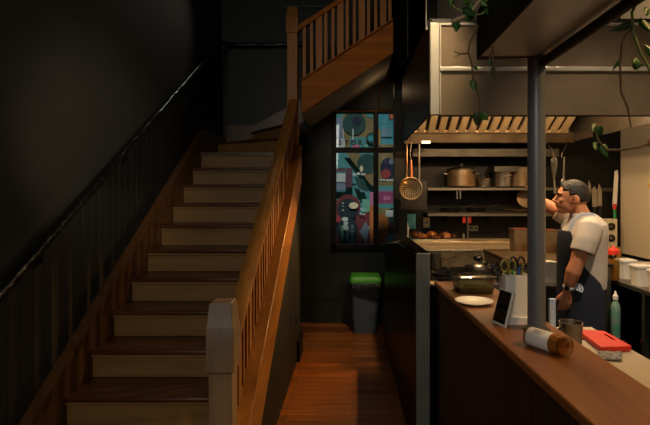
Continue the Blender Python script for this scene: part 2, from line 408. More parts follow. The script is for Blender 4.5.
# wall stringer, curving up onto the back wall
s=MB()
ys=[1.55+.1*i for i in range(34)]
top=lambda Y: nos(Y)+.165 if Y<4.75 else nos(4.75)+.165+ (Y-4.75)*.40
pts=[(XL-.045,1.55,0)]+[(XL-.045,y,top(y)) for y in ys]+[(XL-.045,YB,top(ys[-1]+.2)-.05),(XL-.045,YB,1.6),(XL-.045,2.2,0)]
s.prism(pts,(.045,0,0)); 
for a,c in zip(ys[:-1],ys[1:]): s.prism([(XL-.045,a,top(a)-.005),(XL-.045,c,top(c)-.005),(XL-.045,c,top(c)+.016),(XL-.045,a,top(a)+.016)],(.058,0,0))
s.build('stringer','stringer_wood',st)
s=MB(); s.prism([(XL,YB-.03,2.2),(XL,YB-.03,2.46),(-1.2,YB-.03,2.47),(-.6,YB-.03,2.80),(-.6,YB-.03,2.5)],(0,.028,0)); s.build('skirting','tread_wood',st)
# outer string and its cap
def sl_(Y): return nos(Y)+.07
s=MB(); Ya,Yb_=2.1,4.66
s.prism([(-.558,Ya,sl_(Ya)),(-.558,Yb_,sl_(Yb_)),(-.558,Yb_,sl_(Yb_)-.36),(-.558,Ya,sl_(Ya)-.36)],(.043,0,0)); s.build('outer_string','rail_wood',st,bevel=.004)
s=MB(); s.prism([(-.64,Ya,sl_(Ya)),(-.64,Yb_,sl_(Yb_)),(-.64,Yb_,sl_(Yb_)+.022),(-.64,Ya,sl_(Ya)+.022)],(.13,0,0)); s.build('string_cap','rail_wood',st,bevel=.005)
# handrail of the lower flight
def hz(Y): return 1.065+(Y-2.45)*.687
s=MB(); prof=[(-.044,-.035),(-.03,-.06),(.03,-.06),(.044,-.035),(.044,-.012),(.025,0),(-.025,0),(-.044,-.012)]
s.loft([[Vector((-.597+px,Y,hz(Y)+pz)) for px,pz in prof] for Y in (2.08,3.0,4.0,4.67)]); s.build('handrail','rail_wood',st)
# balusters: two thin, one broad board
Y=2.21; i=0
while Y<4.6:
    wd=.058 if i%3==2 else .030
    s=MB(); s.box(-.613,-.583,Y-wd/2,Y+wd/2,sl_(Y)+.005,hz(Y)-.045); s.build('baluster','post_wood',st)
    Y+=.083; i+=1
def newel(x,y,zt,z0,w,mt,block=.2,taper=.11):
    s=MB(); h=w/2; g=h*.84; tp=h*.82
    def ring(hh,z): return [Vector((x-hh,y-hh,z)),Vector((x+hh,y-hh,z)),Vector((x+hh,y+hh,z)),Vector((x-hh,y+hh,z))]
    s.loft([ring(g,z0),ring(g,zt-taper-block),ring(h,zt-taper-block+.006),ring(h,zt-taper),ring(h*.96,zt-taper+.004),ring(tp,zt-.012),ring(tp*.9,zt)])
    return s.build('newel_post',mt,st,bevel=.003)
newel(XN,YNW,1.137,0,.122,'newel_wood')
newel(-.613,YNU,3.53,0,.125,'post_wood',.17,.1)
# upper flight, parallel to the back wall
SL=.66
def uz(X): return 2.746+(X+.555)*SL
s=MB(); s.prism([(-.52,4.68,uz(-.52)),(.425,4.68,uz(.425)),(.425,4.68,uz(.425)-.33),(-.52,4.68,uz(-.52)-.33)],(0,.045,0)); s.build('outer_string','rail_wood_x',st,bevel=.004)
s=MB(); s.prism([(-.52,4.65,uz(-.52)),(.425,4.65,uz(.425)),(.425,4.65,uz(.425)+.02),(-.52,4.65,uz(-.52)+.02)],(0,.1,0)); s.build('string_cap','rail_wood_x',st,bevel=.005)
def uh(X): return 3.345+(X+.555)*SL
s=MB(); s.loft([[Vector((X,4.70+px,uh(X)+pz)) for px,pz in prof] for X in (-.55,0,.425)]); s.build('handrail','rail_wood_x',st)
for i in range(15):
    X=PX(304.5,4.7)+i*.0735+ (.004 if i%3==2 else 0)
    wd=.064 if i%3==2 else .031
    if X>.40: break
    s=MB(); s.box(X-wd/2,X+wd/2,4.685,4.715,uz(X)+.01,uh(X)-.045); s.build('baluster','post_wood',st)
s=MB(); s.prism([(-.52,4.725,uz(-.52)-.30),(.42,4.725,uz(.42)-.30),(.42,4.725,uz(.42)-.33),(-.52,4.725,uz(-.52)-.33)],(0,YB-4.735,0)); s.build('soffit','soffit_paint',st)
for k in range(4):
    X=-.52+k*.232; z=RISE*16+k*.153
    s=MB(); s.box(X,X+.24,4.73,YB-.02,z-.03,z); s.build('tread','tread_wood',st)
    s=MB(); s.box(X,X+.02,4.73,YB-.02,z-.15,z-.03); s.build('riser','riser_wood',st)
# panelling under the stair
b=MB(); b.prism([(-.552,2.1,0),(-.552,4.66,0),(-.552,4.66,sl_(4.66)-.34),(-.552,2.3,sl_(2.3)-.34),(-.552,2.1,.02)],(.024,0,0)); struct(b.build('wall_understair','black_boards'))
b=MB(); b.box(-.535,-.50,4.35,4.66,0,.2); struct(b.build('baseboard_understair','black_satin',bevel=.004))
l=MB(); l.box(-.53,-.522,4.02,4.06,.42,.54); l.tube([(-.522,4.04,.52),(-.495,4.04,.515),(-.49,4.04,.49),(-.50,4.04,.46)],.006,8)
tag(l.build('door_latch','steel'),'small shiny latch on the black panelling under the stair','latch')

# handrail on the wall
hr=empty('wall_handrail',(XL,3.2,railz(3.2)),'glossy black handrail fixed along the dark left wall above the stairs','handrail')
pts=[(XL+.0,y,railz(y)) for y in [1.0+.25*i for i in range(18)]]+[(XL+.0,5.4,railz(5.4)),(XL+.02,5.52,railz(5.4)+.03),(XL+.1,5.61,railz(5.4)+.04),(-1.1,5.62,railz(5.4)+.04),(-.62,5.62,railz(5.4)+.05)]
s=MB(); s.tube(pts,.026,12); s.build('rail','iron_black',hr)
for y in (1.4,2.3,3.2,4.1,5.0):
    s=MB(); s.tube([(XW+.015,y,railz(y)-.09),(XL-.01,y,railz(y)-.085),(XL,y,railz(y)-.02)],.009,8); s.lathe((XW+.02,y,railz(y)-.09),[(.03,0),(.03,.008)],14,axis=(1,0,0)); s.build('bracket','iron_black',hr)

# thin copper pipe above the window
s=MB(); s.tube([P(325,111,5.62),P(396,111,5.62)],.006,8); s.tube([P(379,111,5.62),P(379,93,5.62),P(396,60,5.6)],.007,8)
tag(s.build('copper_pipe','brass'),'thin copper pipe running above the window under the stair','pipe')

# rubbish bin
bx,by=PX(365,5.40),5.38
rb=empty('rubbish_bin',(bx,by,0),'grey ribbed rubbish bin with green lid and black liner beneath the window','bin')
def rr(cx,cy,hx,hy,z,rad=.04,n=6,rib=0):
    out=[]
    for qi,(sx,sy) in enumerate(((1,1),(-1,1),(-1,-1),(1,-1))):
        for k in range(n):
            a=qi*PI/2+k/(n-1)*PI/2
            out.append(Vector((cx+sx*(hx-rad)+rad*math.cos(a), cy+sy*(hy-rad)+rad*math.sin(a), z)))
    return out
s=MB(); s.loft([rr(bx,by,.135,.13,0),rr(bx,by,.138,.133,.02),rr(bx,by,.165,.155,.5),rr(bx,by,.175,.165,.56)])
for i in range(7):
    xx=-.11+i*.037; s.tube([(bx+xx*.95,by-.131,.03),(bx+xx*1.15,by-.153,.48)],.006,6)
s.build('body','bin_plastic',rb)
s=MB(); rings=[]
for j,(hx,z) in enumerate(((.178,.44),(.188,.47),(.184,.52),(.19,.56),(.18,.585))):
    rg=rr(bx,by,hx,hx-.008,z)
    for i,v in enumerate(rg):
        v.x+=.012*noise.noise((i*.9,j,0)); v.y+=.008*noise.noise((i*.9,j,5))
        if j==0: v.z += -.07*(v.x-bx)/.18 + .03*noise.noise((i*.7,3,1))
    rings.append(rg)
s.loft(rings,caps=False); s.build('liner','bag_black',rb)
s=MB(); s.loft([rr(bx,by,.182,.172,.585),rr(bx,by,.186,.176,.60),rr(bx,by,.182,.172,.63),rr(bx,by,.165,.155,.655),rr(bx,by,.11,.10,.662)]); s.build('lid','green_plastic',rb)

# ------------------------------------------------------------------ partition with steel end
XH0,XH1,YH=.383,.457,2.70
b=MB()
A=[(XH0,YH,0),(XH1,YH,0),(XH1,YH,1.262),(XH0,YH,1.262)]
sec=lambda Y,xl,xr,zl,zr:[Vector((xl,Y,0)),Vector((xr,Y,0)),Vector((xr,Y,zr)),Vector((xl,Y,zl))]
b.loft([sec(YH,XH0,XH1,1.255,1.255),sec(3.7,.372,XH1,1.215,1.25),sec(4.91,.352,XH1,1.075,1.10)])
struct(b.build('wall_partition','black_gloss',bevel=.002))
b=MB(); b.box(XH0-.004,XH1+.003,YH-.02,YH,0,1.264); struct(b.build('trim_2','steel_cap',bevel=.004))
b=MB(); b.hexa([Vector((XH0+.006,YH,1.256)),Vector((XH1,YH,1.256)),Vector((XH1,3.7,1.251)),Vector((.38,3.7,1.218))],[Vector((XH0+.006,YH,1.266)),Vector((XH1,YH,1.266)),Vector((XH1,3.7,1.261)),Vector((.38,3.7,1.228))]); struct(b.build('trim_3','black_matte'))

# ------------------------------------------------------------------ bar
ZB=1.10
bc=empty('bar_counter',(.62,1.7,0),'long wooden bar counter with dark boarded front, running into the kitchen','counter')
xl=lambda Y:.484+(2.70-Y)*.0335
b=MB(); b.prism([(xl(2.68),2.68,ZB-.03),(xl(.3),.3,ZB-.03),(.80,.3,ZB-.03),(.784,2.68,ZB-.03)],(0,0,.03)); b.build('top','bar_wood',bc,bevel=.006)
b=MB(); b.prism([(xl(2.66)+.012,2.67,0),(xl(.3)+.012,.3,0),(.76,.3,0),(.76,2.67,0)],(0,0,ZB-.03)); b.build('front_panel','bar_front',bc)
b=MB(); b.prism([(xl(2.66)+.003,2.66,0),(xl(.3)+.003,.3,0),(xl(.3)+.012,.3,0),(xl(2.66)+.012,2.66,0)],(0,0,.12)); b.build('plinth','black_satin',bc)
b=MB(); b.box(.459,.50,2.66,2.70,0,ZB-.03); b.build('end_filler','black_matte',bc)

# bench behind the bar
bn=empty('prep_bench',(1.04,1.6,0),'cream topped low work bench behind the bar under the red board','bench')
b=MB(); b.box(.79,1.29,.3,2.45,.86,.9); b.build('top','cream_bench',bn,bevel=.006)
b=MB(); b.box(.80,1.24,.4,2.40,.12,.86); b.build('cabinet','steel_dark',bn)
for xx in (.83,1.22):
    for yy in (.45,2.36):
        b=MB(); b.cyl((xx,yy,0),(xx,yy,.12),.02,12); b.build('leg','steel_dark',bn)

# red chopping board with a hand slot
zc=.905
def PG(x,y,z):                # a photo point at a known height
    Y=F*(H-z)/(y-CY); return Vector(((x-CX)*Y/F,Y,z))
pA,pB,pC,pD=[PG(x,y,zc) for x,y in ((577,333.5),(604,335),(632,351),(601,352))]
def lerp(u,v): return (pA*(1-u)+pB*u)*(1-v)+(pD*(1-u)+pC*u)*v
# outer ring and slot ring share the same count
b=MB(); N=24
outer=[];inner=[]
for k in range(N):
    a=2*PI*k/N; c,s_=math.cos(a),math.sin(a); q=max(abs(c),abs(s_)); ex=.5+.5*c/q; ey=.5+.5*s_/q
    ex=.5+(ex-.5)*.99; ey=.5+(ey-.5)*.99
    outer.append(lerp(ex,ey)); inner.append(lerp(.80+.05*c/ q*1.0,.42+.20*s_/q))
up=Vector((0,0,.022))
b.loft([outer,[p+up for p in outer],[p+up for p in inner],inner,outer],caps=False)
tag(b.build('chopping_board','red_plastic',bevel=.002),'bright red plastic chopping board with a hand slot, on the bench','chopping board')
b=MB(); nx,ny=10,6; vs=[]
q0=P(600,354,2.0)
for j in range(ny):
    for i in range(nx):
        x=598+24*i/(nx-1); y=352+7.5*j/(ny-1)+ (i/(nx-1))*1.5; Yd=F*(H-.905)/(y-CY)
        vs.append(Vector(((x-CX)*Yd/F,Yd,.908+.010*abs(noise.noise((i*.8,j*.8,2))))))
b.add(vs,[(j*nx+i,j*nx+i+1,(j+1)*nx+i+1,(j+1)*nx+i) for j in range(ny-1) for i in range(nx-1)])
tag(b.build('tea_towel','cloth',solid=.006),'grey patterned cloth lying on the bench just below the red board','cloth')

# overhead shelf on its post
XP,YP=.70,1.727
oh=empty('overhead_shelf',(XP,YP,ZB),'grey steel post carrying a hanging steel shelf above the bar','shelf')
b=MB(); b.cyl((XP,YP,ZB),(XP,YP,ZC),.0325,24); b.build('post','grey_pole',oh)
b=MB(); b.lathe((XP,YP,ZB),[(.05,0),(.05,.006),(.036,.014)],24); b.build('post_base','steel_dark',oh)
b=MB(); b.lathe((XP,YP,2.155),[(.038,0),(.038,.03)],24); b.build('collar','grey_pole',oh)
b=MB(); z0=2.134; b.box(.48,.765,.0,1.72,z0,z0+.008); b.build('tray','steel_tray',oh)
b=MB(); b.box(.475,.483,0,1.72,z0-.004,z0+.18); b.build('side_rail','black_satin',oh,bevel=.002)
b=MB(); b.box(.475,.77,1.715,1.735,z0-.006,z0+.17); b.build('end_rail','steel_dark',oh)
b=MB(); b.box(.762,.77,0,1.72,z0-.004,z0+.05); b.build('side_rail','steel_dull',oh)
b=MB(); b.cyl((XP+.012,YP-.02,2.108),(XP+.012,0.0,2.108),.017,16); b.build('beam','black_satin',oh)
b=MB(); b.box(.71,.735,1.10,1.125,2.1,ZC); b.build('hanger','steel_dull',oh)

# trailing plants
def leaf(mb, base, tip, width, m=0, droop=.15):
    base=Vector(base); tip=Vector(tip); d=tip-base; L=d.length; d.normalize()
    side=d.cross(Vector((0,1,.25))).normalized(); nrm=side.cross(d).normalized()
    prof=[(0,.06),(.12,.62),(.3,.98),(.5,.9),(.72,.55),(.9,.2),(1,.02)]
    rows=[]
    for t,wd in prof:
        c=base+d*L*t-nrm*droop*L*(t*t)
        rows.append([c-side*width*wd*.5+nrm*.12*width*wd, c, c+side*width*wd*.5+nrm*.12*width*wd])
    v=[p for r in rows for p in r]; fs=[]
    for k in range(len(rows)-1):
        for i in range(2): fs.append((k*3+i,k*3+i+1,(k+1)*3+i+1,(k+1)*3+i))
    mb.add(v,fs,m)
def plant(name,label,Yd,pot_xy,stems,leaves,twigs,tan=()):
    root=empty(name,(pot_xy[0],pot_xy[1],z0+.01),label,'plant')
    s=MB(); s.lathe((pot_xy[0],pot_xy[1],z0+.01),[(.05,0),(.07,.12),(.078,.12),(.078,.14),(.066,.14),(.066,.11)],20); s.build('pot','terracotta',root)
    s=MB(); top=Vector((pot_xy[0],pot_xy[1],z0+.13))
    for pts in stems: s.tube([top]+[P(x,y,Yd) for x,y in pts],[.004]+[.0035]*(len(pts)-1)+[.002],6)
    for pts in twigs: s.tube([P(x,y,Yd) for x,y in pts],[.0032]*(len(pts)-1)+[.0015],6,1)
    for pts in tan: s.tube([top]+[P(x,y,Yd) for x,y in pts],.008,8,2)
    s.build('stem',['stem_green','stem_brown','stem_tan'],root)
    s=MB()
    for (x0,y0_,x1,y1_,wp,mi) in leaves:
        dy=random.uniform(-.03,.03); leaf(s,P(x0,y0_,Yd),P(x1,y1_,Yd)+Vector((0,dy,0)),wp*Yd/F,mi)
    s.build('foliage',['leaf','leaf_dark'],root,solid=.0008)
plant('trailing_plant','trailing plant over the left end of the shelf, long brown stem down the hood',1.60,(.56,1.60),
  [[(497,-8),(494,2),(482,14),(470,16)],[(462,-8),(450,2),(455,8),(468,14)]],
  [(457,20,455,34,9,0),(470,-2,459,9,9,0),(452,-4,450,9,8,0),(462,8,474,20,9,1),(476,10,463,24,8,0),(488,2,497,12,8,0),(484,8,491,19,7,1),(473,79,474,92,8,0),(479,111,477,125,10,1),(480,113,487,122,8,0),(474,66,477,72,4,0),(492,58,489,66,5,1),(493,66,496,77,5,1),(469,3,476,10,7,0),(478,-2,487,8,8,0)],
  [[(472,20),(478,26),(476,32),(470,42),(468,52),(472,64),(473,78),(477,88),(480,102),(479,118)],[(468,53),(460,54),(454,51)],[(460,54),(455,57)],[(497,20),(492,40),(493,60),(494,76)],[(492,52),(488,60)]],
  [[(484,-6),(470,14),(452,22)]])
plant('trailing_plant','trailing plant at the right end of the shelf with pale green stems before the hood',1.15,(.60,1.08),
  [[(641,-5),(632,12),(633,32),(640,52),(650,70),(668,84)]],
  [(633,24,616,27,8,1),(640,18,645,40,9,0),(623,58,616,68,5,0),(632,66,640,66,9,0),(640,62,625,66,10,0),(650,8,636,20,9,0),(597,124,588,134,11,1),(602,126,597,140,11,1),(596,142,590,152,8,0),(602,144,608,157,9,0),(655,56,645,44,8,0)],
  [[(634,25),(622,42),(620,66),(621,92),(628,108),(631,128)],[(664,138),(640,147),(620,150),(606,150),(598,140),(594,128)],[(668,84),(672,110),(664,138)],[(598,142),(592,148)]])

# ------------------------------------------------------------------ extractor hood
mat('steel_splash', (140,126,104), .5, .6, vscale=6, c2=(96,78,56))
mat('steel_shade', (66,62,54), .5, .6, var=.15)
mat('steel_gutter', (78,68,52), .55, .8, vscale=5, c2=(56,43,29))
HX0,HX1,HY0,HY1,HZ0,HZ1=.549,2.37,3.2,4.92,2.169,2.816
hd=empty('extractor_hood',((HX0+HX1)/2,HY1,HZ0),'big steel extractor hood with perforated front panels over the cooking line','hood')
b=MB(); b.box(HX0,HX0+.063,HY0-.012,HY0+.03,HZ0,HZ1); b.box(HX0+.066,HX0+.078,HY0-.006,HY0+.03,HZ0,HZ1)
b.box(HX1-.063,HX1,HY0-.012,HY0+.03,HZ0,HZ1)
b.box(HX0+.078,HX1-.063,HY0-.006,HY0+.03,HZ1-.018,HZ1); b.build('front_frame','steel_frame',hd,bevel=.003)
b=MB(); b.box(HX0+.066,HX1-.063,HY0-.014,HY0+.03,2.474,2.506); b.build('mid_rail','steel_frame',hd,bevel=.005)
b=MB(); b.box(HX0+.078,HX1-.063,HY0+.004,HY0+.012,2.506,HZ1-.018); b.build('mesh_panel','mesh_steel',hd)
b=MB(); b.box(HX0+.078,HX1-.063,HY0+.004,HY0+.012,HZ0,2.474); b.build('mesh_panel','mesh_steel',hd)
b=MB(); b.box(HX0+.07,HX1-.06,HY0+.03,HY0+.06,HZ0-.003,HZ0+.03); b.build('lower_lip','steel_dark',hd)
b=MB(); b.box(HX0-.006,HX0+.012,HY0,HY1,HZ0,2.85); b.build('side_panel','black_satin',hd)
b=MB(); b.box(HX1-.02,HX1,HY0,HY1,HZ0,2.85); b.build('end_panel','steel_dull',hd)
b=MB(); b.box(HX0,HX1,HY0,HY1,HZ1,HZ1+.03); b.build('roof','steel_dark',hd)
b=MB(); b.box(HX0,HX1,HY1-.02,HY1,HZ0-.015,HZ1); b.build('back_panel','steel_dull',hd)
b=MB(); b.box(HX0,HX1-.02,HY1-.11,HY1-.10,HZ0-.015,HZ0+.09); b.box(HX0,HX1-.02,HY1-.11,HY1-.02,HZ0-.018,HZ0-.008); b.build('gutter','steel_gutter',hd,bevel=.003)
nf=8; fw=(HX1-.10-HX0-.02)/nf
for i in range(nf):
    xa=HX0+.02+i*fw; s=MB()
    A=Vector((0,HY1-.12,HZ0+.10)); B=Vector((0,HY1-.95,HZ0+.60)); U=(B-A); Nn=Vector((0,-U.z,U.y)).normalized()
    if Nn.z>0: Nn=-Nn
    def strip(x0,x1,t0,t1,th,m=0):
        q=[A+U*t0+Vector((x0,0,0)),A+U*t0+Vector((x1,0,0)),A+U*t1+Vector((x1,0,0)),A+U*t1+Vector((x0,0,0))]
        s.prism(q,Nn*th,m)
    strip(xa,xa+fw-.004,0,1,-.02,1)
    for k in range(2):
        x0=xa+.012+k*fw/2; strip(x0,x0+fw*.32,.03,.97,.03)
    strip(xa,xa+fw-.004,0,.03,.024); strip(xa,xa+fw-.004,.97,1,.024)
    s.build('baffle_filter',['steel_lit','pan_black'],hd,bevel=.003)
# lamps in the hood
for x in (1.0,1.75):
    s=MB(); s.lathe((x,3.55,2.56),[(.01,.06),(.05,.05),(.055,0),(.05,-.004)],18); s.tube([(x,3.55,2.62),(x,3.55,HZ1)],.012,8); s.build('lamp_holder','steel_dark',hd)
    s=MB(); s.ell((x,3.55,2.55),(.035,.035,.03)); s.build('bulb','lamp_glow',hd)
b=MB(); b.box(PX(404,4.72),PX(431,4.72),4.70,4.74,PZ(143.8,4.72),PZ(140.8,4.72)); b.box(PX(410,4.72),PX(412,4.72),4.70,4.73,PZ(141,4.72),HZ0+.05); b.build('hanging_rail','steel_gutter',hd,bevel=.002)
b=MB(); b.box(PX(421.5,4.72),PX(430,4.72),4.695,4.70,PZ(143.6,4.72),PZ(141.2,4.72)); b.build('lamp','lamp_glow',hd)
b=MB(); b.box(PX(425.6,3.25),PX(432,3.25),3.24,3.26,HZ1-.03,ZC); tag(b.build('hood_hanger','steel_dull'),'flat steel strap holding up the front corner of the hood','strap')
for xx in (407.8,412.2):
    b=MB(); p=P(xx,60,4.3); b.tube([(PX(xx,4.3),4.3,2.9 if xx<410 else 2.95),(PX(xx,4.3),4.3,ZC)],.008,8)
    tag(b.build('conduit_pipe','steel_dark'),'%s thin vertical pipe on the black bulkhead beside the hood'%('outer' if xx<410 else 'inner'),'pipe')

# ------------------------------------------------------------------ shelves on the kitchen wall
SX0,SX1=PX(428,4.95),2.26
def shelf(label,zt,th,dep=.29,x0=SX0,mt='steel_dull'):
    r=empty('wall_shelf',((x0+SX1)/2,YK,zt),label,'shelf')
    b=MB(); b.box(x0,SX1,YK-dep,YK,zt-.012,zt); b.box(x0,SX1,YK-dep,YK-dep+.012,zt-th,zt); b.build('board',mt,r,bevel=.002)
    for xx in (x0+.25,(x0+SX1)/2,SX1-.25):
        b=MB(); b.prism([(xx,YK,zt-.012),(xx,YK-dep*.8,zt-.012),(xx,YK,zt-.012-.12)],(.006,0,0)); b.build('bracket','steel_dark',r)
    return r
zs1,zs2,zs3=PZ(187,4.96),PZ(212.5,4.96),PZ(148,4.96)
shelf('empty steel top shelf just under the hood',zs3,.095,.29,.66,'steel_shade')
shelf('middle steel wall shelf carrying the pots',zs1,.036)
shelf('lowest steel wall shelf carrying black pans',zs2,.04)
b=MB()
for xx in (457.4,460.6): b.cyl((PX(xx,4.97),4.985,zs1-.036),(PX(xx,4.97),4.985,zs1-.13),.008,10)
tag(b.build('hanging_tongs','steel'),'pair of bright steel rods hanging beneath the middle shelf','utensil')

def pot(label,x0,x1,yt,yb,Yd,mt,zb=None,lid=False,handle=None,side=False,name='saucepan',cat='pot',lidm=None):
    xc=PX((x0+x1)/2,Yd); r=(x1-x0)/2*Yd/F; zb=PZ(yb,Yd) if zb is None else zb; zt=PZ(yt,Yd)
    root=empty(name,(xc,Yd,zb),label,cat)
    h=zt-zb; s=MB(); s.lathe((xc,Yd,zb),[(r*.9,0),(r,.012),(r,h-.006),(r*1.03,h),(r*.97,h),(r*.95,.02),(.01,.02)],28); s.build('body',mt,root)
    if lid:
        s=MB(); s.lathe((xc,Yd,zt),[(r*1.0,0),(r*1.0,.008),(r*.6,.028),(r*.12,.034),(r*.12,.05),(r*.2,.056),(r*.18,.068),(.004,.07)],28); s.build('lid',lidm or mt,root)
    if side:
        for sg in (-1,1):
            s=MB(); s.tube([(xc+sg*r*.98,Yd-.03,zb+h*.75),(xc+sg*(r+.03),Yd-.025,zb+h*.77),(xc+sg*(r+.03),Yd+.025,zb+h*.77),(xc+sg*r*.98,Yd+.03,zb+h*.75)],.006,8); s.build('handle','steel',root)
    if handle:
        s=MB(); s.tube([(xc+r*.9*(1 if handle[0]>x1-6 and handle[0]>x0+4 else .3),Yd-r*.5,zb+h*.8)]+[P(*handle[:2],Yd-r-.02), P(*handle[2:4],Yd-r-.06)],[.007,.008,.008],8); s.build('handle','steel',root)
    return root
Ys=5.1
pot('tall dark stockpot with warm sheen at the left of the middle shelf',447,475.5,170,187,Ys,'steel_stained',zs1,True,(473,171,476,169),True,'stockpot',lidm='steel_dark')
pot('smallest pot on the middle shelf, beside the tall stockpot',476.5,490.5,178.5,187,Ys,'steel',zs1,False,(482,179,485,176))
pot('medium pot on the middle shelf under a shallow metal tray',493.5,511,172.5,187,Ys,'steel',zs1,False,(505,177,512,175))
pot('large bright pot at the right of the middle shelf',512,532,167.5,187,Ys-.02,'steel_stained',zs1,False,None,True)
s=MB(); zz=PZ(172.5,Ys); xa,xb=PX(491,Ys),PX(515,Ys); s.prism([(xa,Ys-.11,zz),(xb,Ys-.11,zz),(xb,Ys+.1,zz),(xa,Ys+.1,zz)],(0,0,.008)); s.box(xa,xb,Ys-.115,Ys-.105,zz,zz+.065); s.box(xa,xb,Ys+.095,Ys+.105,zz,zz+.065); s.box(xa,xa+.01,Ys-.11,Ys+.1,zz,zz+.065); s.box(xb-.01,xb,Ys-.11,Ys+.1,zz,zz+.065)
tag(s.build('metal_tray','steel_dark',bevel=.003),'shallow metal tray balanced on the medium pot','tray')
# pans on the lowest shelf
for i,(x0,x1,hx,lb) in enumerate(((439,462,474,'black frying pan at the left of the lowest shelf, handle rightward'),(465,487,499,'black frying pan at the middle of the lowest shelf, handle rightward'))):
    Yd=5.08; r=(x1-x0)/2*Yd/F; xc=PX((x0+x1)/2,Yd); root=empty('frying_pan',(xc,Yd,zs2),lb,'pan','black pans on the lowest shelf')
    s=MB(); s.lathe((xc,Yd,zs2),[(r*.75,0),(r,.05),(r*.97,.05),(r*.72,.006),(.01,.006)],28); s.build('body','pan_black',root)
    s=MB(); s.tube([(xc+r*.9,Yd-.05,zs2+.045),(PX(hx,Yd-.08),Yd-.08,zs2+.085)],.009,8,flat=.6); s.build('handle','pan_black',root)
s=MB(); c=P(526.5,198,5.12); s.lathe(c,[(.09,0),(.115,.012),(.11,.014),(.02,.006)],28,axis=(0,-1,.25)); s_o=s.build('plate','steel_stained'); tag(s_o,'round metal plate standing on the lowest shelf beside the post','plate')
zz=zs2
s=MB(); s.lathe((PX(517,5.08),5.08,zz),[(.12,0),(.15,.03),(.145,.032),(.11,.006),(.01,.006)],28); tag(s.build('metal_dish','steel_stained'),'low tan dish at the right end of the lowest shelf','dish')

# hanging skimmer and griddle plate at the left
sk=empty('skimmer',P(411,158,4.68),'round wire skimmer with copper handle hanging at the left of the hood','skimmer')
c=P(410.8,188.5,4.66); r=.112
s=MB(); s.tube([c+Vector((math.cos(a),0,math.sin(a)))*r for a in [2*PI*k/36 for k in range(37)]],.007,8); s.build('rim','steel_stained',sk)
s=MB()
for k in range(-5,6):
    d=k*.019; hh=math.sqrt(max(r*r-d*d,0)); s.tube([c+Vector((d,.0,-hh)),c+Vector((d*.9,.035,0)),c+Vector((d,0,hh))],.0022,5); s.tube([c+Vector((-hh,0,d)),c+Vector((0,.035,d*.9)),c+Vector((hh,0,d))],.0022,5)
s.build('basket','steel_stained',sk)
s=MB(); s.tube([c+Vector((.005,0,r)),P(411.5,174,4.67),P(411,160,4.68)],[.012,.017,.012],10,flat=.6); s.build('handle','copper',sk)
s=MB(); s.tube([P(411,160,4.68),P(410,154,4.69),P(411,146,4.7),P(411.5,142,4.70)],.003,6); s.build('hook','steel',sk)
sk2=empty('cooking_utensil',P(407,158,4.7),'slim steel utensil hanging just left of the skimmer handle','utensil')
s=MB(); s.tube([P(407,142.5,4.71),P(407,164,4.72),P(406.8,180,4.72)],[.003,.006,.007],8,flat=.5); s.build('handle','steel_stained',sk2)
s=MB(); s.tube([P(419.2,143,4.73),P(419.2,180,4.74)],.012,10); tag(s.build('hanging_rod','steel_dull'),'grey steel rod hanging from the hood beside the skimmer','rod')
s=MB(); a,d=P(401,181,4.78),P(427,209.5,4.78); s.box(a.x,d.x,4.77,4.785,d.z,a.z); s.box(a.x+.02,d.x-.02,4.765,4.77,d.z+.02,a.z-.02); s.tube([P(419.2,181,4.775),P(419.2,176,4.76)],.005,6); tag(s.build('baking_tray','tray_dark',bevel=.003),'square dark tray hanging behind the round skimmer','tray')

# ------------------------------------------------------------------ back ledge and what stands on it
ZL=PZ(241.5,4.9)
lg=empty('back_counter',(1.38,YK,0),'steel back counter against the black kitchen wall','counter')
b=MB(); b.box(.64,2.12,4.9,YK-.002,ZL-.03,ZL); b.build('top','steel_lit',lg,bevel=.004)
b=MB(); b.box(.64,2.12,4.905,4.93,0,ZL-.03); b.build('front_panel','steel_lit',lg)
tr=empty('roasting_tray',(PX(428,5.06),5.06,ZL),'shallow tray of roast meat at the left of the back counter','tray')
x0,x1=PX(408,5.0),PX(457,5.0)
b=MB(); b.box(x0,x1,4.93,5.2,ZL,ZL+.01); b.box(x0,x1,4.925,4.935,ZL,ZL+.02); b.box(x0,x1,5.195,5.205,ZL,ZL+.02); b.build('body','steel_frame',tr,bevel=.003)
lab=['leftmost roast piece on the tray','second roast piece from the tray left end','pale golden roast piece in the tray middle','flat dark roast piece before the golden one','roast piece right of the tray middle','golden roast piece near the tray right end','rightmost small roast piece on the tray']
for i,(px,sx,sz,mt) in enumerate(((416,.055,.045,'roast'),(422,.05,.036,'roast_gold'),(431,.055,.046,'roast_gold'),(434,.065,.026,'roast'),(441,.05,.04,'roast'),(446,.05,.045,'roast_gold'),(452.5,.032,.035,'roast'))):
    s=MB(); cy=5.03 if i%2 else 5.1; c=Vector((PX(px,cy),cy,ZL+.01+sz*.85)); s.ell(c,(sx*1.12,.06,sz*.85),20,12)
    s.v=[c+(v-c)*(1+.35*noise.noise((v*22)+Vector((i*3,0,0)))) for v in s.v]
    mn=min(v.z for v in s.v); s.v=[Vector((v.x,v.y,v.z-(mn-ZL-.011))) for v in s.v]
    tag(s.build('roast_meat',mt,angle=80),lab[i],'meat','roast meat on the tray')
def bottle(name,label,x,y0,y1,Yd,r,body,cap,zb=None,neck=.45,kids=True,capcol=None):
    xc=PX(x,Yd); zb=PZ(y1,Yd) if zb is None else zb; h=PZ(y0,Yd)-zb
    root=empty(name,(xc,Yd,zb),label,'bottle')
    s=MB(); s.lathe((xc,Yd,zb),[(r*.92,0),(r,.01),(r,h*.66),(r*.8,h*.74),(r*neck,h*.8),(r*neck,h*.84)],20); s.build('body',body,root)
    s=MB(); s.lathe((xc,Yd,zb),[(r*neck*1.3,h*.82),(r*neck*1.3,h*.9),(r*neck*.7,h*.93),(r*neck*.35,h),(.002,h)],18); s.build('cap',cap,root)
    return root
